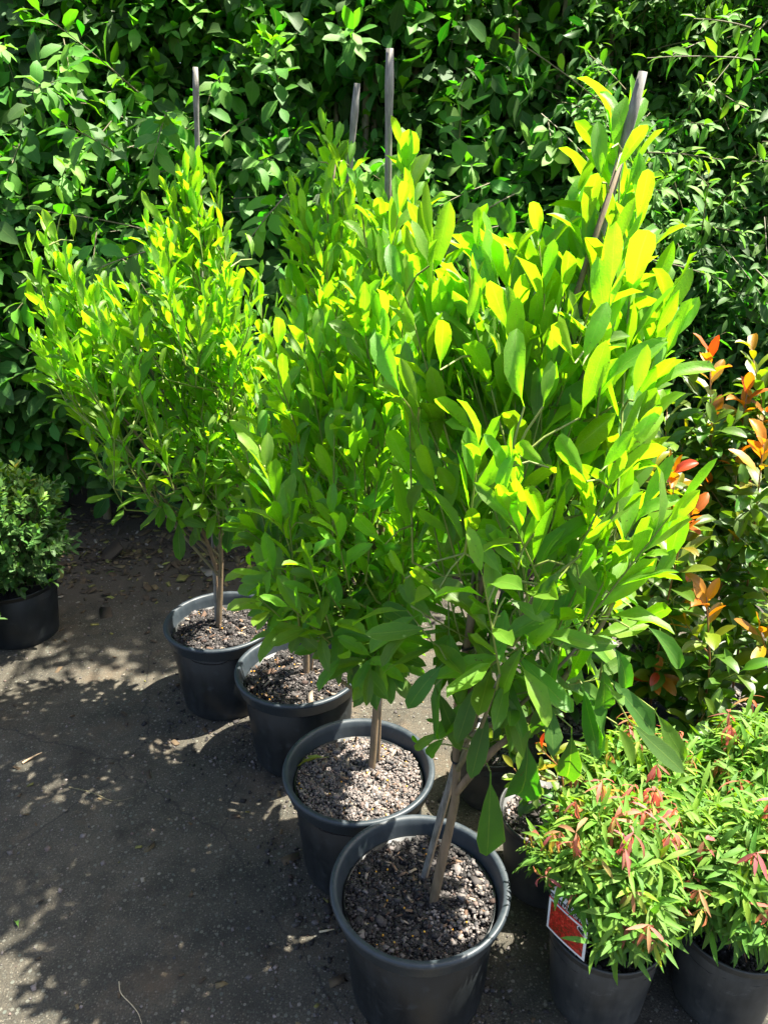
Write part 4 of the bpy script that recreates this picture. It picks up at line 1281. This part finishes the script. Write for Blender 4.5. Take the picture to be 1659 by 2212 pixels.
mound('pink-tipped mound of narrow leaves in the grey pot that holds the printed plant tag', cA, 0.168, 0.29, 71, pink=44, prune=clear_of_tag)
BATCHES[-1].keep = clear_of_tag
mound('pink-tipped mound in the grey pot at the lower right edge, no plant tag', cB, 0.172, 0.29, 72, pink=18)
mound('pink-tipped mound behind and between the two front grey pots at the right', cA + np.array([0.15, 0.27, 0]), 0.17, 0.23, 73, pink=18)
mound('pink-tipped mound at the right edge, behind the others', cA + np.array([0.43, 0.28, 0]), 0.17, 0.27, 74, pink=16)

# ------------------------------------------------------------------ small-leaved balls at the left
def ball(label, c, R0, zc, seed, potR, H, n=420):
    rng = np.random.RandomState(seed)
    root = empty('potted_ball_shrub', (c[0], c[1], 0), label, 'potted shrub', 'small-leaved round shrubs at the left')
    root['_ph'] = seed
    small_pot(root, potR, H, 'pot')
    soil_disc(root, c[0], c[1], potR * 0.93, H - 0.035, seed, 6, 24)
    b = Batch('box', root)
    u = nrm(rng.normal(0, 1, (n, 3)))
    q = rng.uniform(0.3, 1.0, (n, 1)) ** 0.4 * (1 + 0.08 * rng.normal(0, 1, (n, 1)))
    tip = np.array([c[0], c[1], zc]) + u * q * R0 * (1 + 0.07 * np.sin(u[:, :1] * 7) * np.cos(u[:, 2:] * 6))
    tip[:, 2] = np.maximum(tip[:, 2], H + 0.01)
    D = nrm(u + np.array([0, 0, 0.5]) + rng.normal(0, 0.25, (n, 3)))
    L = rng.uniform(0.06, 0.12, n)
    ba = 0.1 + 0.55 * np.clip((u[:, 2] + 0.2), 0, 1) * rng.uniform(0.4, 1.2, n)
    B = tip - D * L[:, None]
    pp = sprigs(b, B, D, L, 12, 0.1, 1.0, 0.55, 0.1, 0.6, 0.036, 0.85, 0, 0, 0.22, rng=rng, base_age=ba, jit=0.3, opposite=True, sizevar=0.3)
    base = np.array([c[0], c[1], H - 0.03])
    conn = np.stack([np.broadcast_to(base, B.shape), (base + B) / 2, B], 1)
    V1, F1 = tubes(conn - origin(root), np.tile([0.002, 0.0015, 0.001], (n, 1)), 3)
    V2, F2 = tubes(pp - origin(root), np.tile(np.linspace(0.0011, 0.0007, 5), (n, 1)), 3)
    link('twigs', mesh_np('twigs', np.vstack([V1, V2]), np.vstack([F1, F2 + len(V1)])), M['wood_twig'], root, kind='stuff')
    BATCHES.append(b)
    return root


ball('round small-leaved shrub in a dark pot at the left, with one stray sprig', np.array([-1.43, 2.62, 0]), 0.255, 0.455, 81, 0.165, 0.24)
ball('smaller shrub with paler leaves cut by the left edge, in front of the round one', np.array([-1.50, 2.22, 0]), 0.19, 0.36, 82, 0.13, 0.2, 260)

# ------------------------------------------------------------------ plant tag
def text_mesh(body, size, shear=0.0, space=1.0):
    cu = bpy.data.curves.new('lettering', 'FONT')
    cu.body = body
    cu.size = size
    cu.shear = shear
    cu.space_character = space
    cu.resolution_u = 3
    o = bpy.data.objects.new('lettering', cu)
    C.objects.link(o)
    dg = bpy.context.evaluated_depsgraph_get()
    me = bpy.data.meshes.new_from_object(o.evaluated_get(dg))
    bpy.data.objects.remove(o)
    return me


def flat_mat(name, col, rough=0.4):
    t = NT(name)
    t.set(t.p.inputs['Base Color'], col)
    t.p.inputs['Roughness'].default_value = rough
    return t.m


BL = np.array([0.338, 1.122, 0.246]); BR = np.array([0.396, 1.040, 0.250])
ex = nrm(BR - BL); W_ = float(np.linalg.norm(BR - BL))
ey = nrm(np.array([0.02, 0.03, 1.0])); ey = nrm(ey - ex * ex.dot(ey))
ez = np.cross(ex, ey)
tagroot = empty('plant_tag', BL, 'white printed plant tag with red flower picture in the grey pot', 'plant tag')
tagroot.rotation_euler = Matrix(((ex[0], ey[0], ez[0]), (ex[1], ey[1], ez[1]), (ex[2], ey[2], ez[2]))).to_euler()
H_ = 0.100


def tagpart(name, pts, z, mat, thick=0.0):
    V = [(x, y, z + 0.0022 * math.sin(x / W_ * math.pi)) for x, y in pts]
    n = len(V)
    F = [tuple(range(n))]
    if thick:
        V += [(x, y, z - thick + 0.0022 * math.sin(x / W_ * math.pi)) for x, y in pts]
        F.append(tuple(range(2 * n - 1, n - 1, -1)))
        F += [(i, i + n, (i + 1) % n + n, (i + 1) % n) for i in range(n)]
    return link(name, mesh_py(name, V, F), mat, tagroot, smooth=False)


def rect(x0, y0, x1, y1, k=8):
    xs = np.linspace(x0, x1, k)
    return [(x, y0) for x in xs] + [(x, y1) for x in xs[::-1]]


white = flat_mat('tag_white', (0.72, 0.72, 0.70))
black = flat_mat('tag_black', (0.015, 0.015, 0.015))
red = flat_mat('tag_red', (0.55, 0.02, 0.02))
# card outline strip by strip, so it can bow
top = []
for i in range(13):
    u = 1 - i / 12
    top.append((W_ * u, H_ + 0.034 * math.sin(math.pi * min(max(u, 0), 1)) ** 0.55))
card = [(x, 0) for x in np.linspace(0, W_, 9)] + top
tagpart('card', card, 0.0, white, 0.0008)
tagpart('banner', rect(0.0, 0.0865, W_, 0.0985), 0.0006, black)
tagpart('red_stripe', rect(0.0, 0.0825, W_, 0.0862), 0.0006, red)
t = NT('tag_flower_print')
co = t.coord('Object')
n1 = t.noise(130, 4, 0.95, co)
v1 = t.vor(260, co)
c = t.ramp(n1, [(0.36, (0.02, 0.045, 0.01)), (0.44, (0.16, 0.03, 0.01)), (0.50, (0.42, 0.012, 0.008)), (0.60, (0.60, 0.04, 0.02)), (0.68, (0.7, 0.30, 0.16))])
t.set(t.p.inputs['Base Color'], c)
t.p.inputs['Roughness'].default_value = 0.35
tagpart('flower_print', rect(0.006, 0.006, W_ - 0.006, 0.077), 0.0006, t.m)
tagpart('emblem', [(W_ - 0.006, 0.060), (W_ - 0.006, 0.077), (W_ - 0.014, 0.076), (W_ - 0.019, 0.080), (W_ - 0.024, 0.074), (W_ - 0.023, 0.068), (W_ - 0.015, 0.064)][::-1], 0.0012, white)
tagpart('emblem_mark', [(W_ - 0.007, 0.062), (W_ - 0.007, 0.075), (W_ - 0.014, 0.0745), (W_ - 0.019, 0.078), (W_ - 0.022, 0.073), (W_ - 0.021, 0.069), (W_ - 0.015, 0.0655)][::-1], 0.0016, black)


def lettering(body, x, y, size, mat, shear=0.0, width=None, z=0.0014):
    me = text_mesh(body, size, shear)
    xs = [v.co.x for v in me.vertices]
    w = max(xs) - min(xs)
    k = (width / w) if width else 1
    for v in me.vertices:
        v.co.x = (v.co.x - min(xs)) * k
        v.co.z = 0.0022 * math.sin((v.co.x + x) / W_ * math.pi)
    o = link('lettering', me, mat, tagroot, smooth=False)
    o.location = (x, y, z)
    return o


dark = flat_mat('tag_ink', (0.03, 0.03, 0.03))
lettering('GREAT BALLS OF FIRE', 0.004, 0.0885, 0.0112, white, 0, W_ - 0.008)
lettering('S', 0.014, 0.104, 0.022, dark, 0.4, 0.014)
lettering('Flora', 0.044, 0.102, 0.022, dark, 0.45, 0.044)
# the spike that holds it
tagpart('spike', [(W_ * 0.42, -0.06), (W_ * 0.58, -0.06), (W_ * 0.62, 0.03), (W_ * 0.38, 0.03)], -0.030, white, 0.0006)

# ------------------------------------------------------------------ things lying about
def lying_leaf(label, p, ang, size, tone, tilt=0.1, sp='tree', mat=None, z=None, name='fallen_leaf'):
    V, F, UV = SPECIES[sp]['T'][4]
    me = mesh_np('fallen_leaf', V, F, None, UV)
    o = link(name, me, mat or M['fallen_green'])
    o.location = tuple(p)
    o.rotation_euler = (tilt, -0.05, ang)
    o.scale = (size,) * 3
    o.color = (*tone, 1)
    tag(o, label, 'fallen leaf', 'fallen leaves')
    return o


q = atZ(712, 1638, 0.277)
lying_leaf('fresh green leaf lying on the pebbles of the second pot', (q[0], q[1], 0.281), math.pi + 0.1, 0.105, (0.8, 0.6, 0.5), 0.2)
for lab, px, py, a, s, tn in [
    ('fallen green leaf on the shaded ground left of the farthest pot', 252, 1236, 3.1, 0.055, (0.3, 0.7, 0.5)),
    ('yellowing fallen leaf under the hedge, between the round shrub and the farthest tree', 345, 1222, 0.4, 0.08, (0.95, 0.5, 0.6)),
    ('curled yellow leaf on the dark ground below the green fallen leaf', 225, 1292, 0.2, 0.05, (0.9, 0.3, 0.5)),
    ('small green leaf on the asphalt at the left edge', 42, 2005, 2.2, 0.04, (0.5, 0.4, 0.5))]:
    q = atZ(px, py, 0.006)
    lying_leaf(lab, (q[0], q[1], 0.008), a, s, tn)
# dry curled strip and a fine dead root
def strand(name, pxs, r, mat, label, cat, z=0.004):
    pts = [atZ(x, y, z + 0.004 * (i % 2)) for i, (x, y) in enumerate(pxs)]
    p = smooth_path(pts, 18)
    V, F = tubes(p - pts[0], np.interp(np.linspace(0, 1, 18), [0, .5, 1], [r, r * .9, r * .4]), 5, cap=True)
    o = link(name, mesh_py(name, V, F), mat)
    o.location = tuple(pts[0])
    return tag(o, label, cat)


M['straw'] = bark_material('straw', (0.42, 0.34, 0.22), (0.55, 0.46, 0.30), 90)
strand('dead_root', [(258, 2120), (262, 2145), (285, 2170), (300, 2190), (308, 2215)], 0.0011, M['straw'], 'thin pale dead root curving on the asphalt at the bottom', 'root')
strand('bark_strip', [(50, 1648), (70, 1636), (92, 1625)], 0.004, M['stake_low'], 'brown strip of bark on the asphalt at the left', 'bark strip')
strand('wood_chip', [(690, 2013), (706, 2010), (722, 2007)], 0.003, M['straw'], 'pale splinter of wood beside the front pot', 'wood chip')
strand('dry_twig', [(150, 1700), (200, 1712), (245, 1730), (290, 1722)], 0.0014, M['wood_twig'], 'thin dark twig lying across the shaded asphalt', 'twig')

rng = np.random.RandomState(5)
# loose grit, litter by the hedge
xy = np.stack([rng.uniform(-2.4, 2.0, 6500), rng.uniform(0.3, 3.6, 6500)], 1)
grains('gravel', xy, 0.0012, 0.0028 * np.exp(rng.normal(0, 0.45, 6500)), M['pebble'], None, 'loose grit scattered on the asphalt', flat=0.6, rng=rng)
k = 5000
yy = 3.35 - np.abs(rng.normal(0, 0.22, k))
for name_, mat_, n_, sz_ in (('spilt_mix', 'bark_chips', 1000, 0.0036), ('spilt_grit', 'pebble', 420, 0.0030)):
    cs_ = np.array([atZ(*p_, 0.31)[:2] for p_ in ((907, 1905), (775, 1655), (645, 1440), (478, 1337))])
    w_ = rng.randint(0, 4, n_); a_ = rng.uniform(0, 6.283, n_); r_ = 0.15 + np.abs(rng.normal(0, 0.09, n_))
    grains(name_, cs_[w_] + np.stack([np.cos(a_) * r_, np.sin(a_) * r_], 1), 0.002, sz_ * np.exp(rng.normal(0, 0.4, n_)), M[mat_], None, 'spilt potting mix scattered round the feet of the big pots' if mat_ == 'bark_chips' else 'pale spilt grit round the feet of the big pots', elong=1.4, flat=0.6, rng=rng)
xy = np.stack([rng.uniform(-2.6, 2.4, k), np.where(rng.uniform(0, 1, k) < 0.4, rng.uniform(3.3, 3.9, k), yy)], 1)
grains('leaf_litter', xy, 0.004, 0.010 * np.exp(rng.normal(0, 0.5, k)), M['litter'], None, 'brown leaf litter gathered at the foot of the hedge', elong=1.6, flat=0.12, rng=rng)

xy = np.stack([rng.uniform(-1.9, 0.9, 420), rng.uniform(0.6, 3.3, 420)], 1)
grains('dry_leaf_bits', xy, 0.003, 0.0055 * np.exp(rng.normal(0, 0.5, 420)), M['litter'], None, 'small dry leaf bits scattered over the asphalt', elong=2.0, flat=0.15, rng=rng)

finish_leaves()
for o in list(scene.objects):
    if '_ph' in o: del o['_ph']
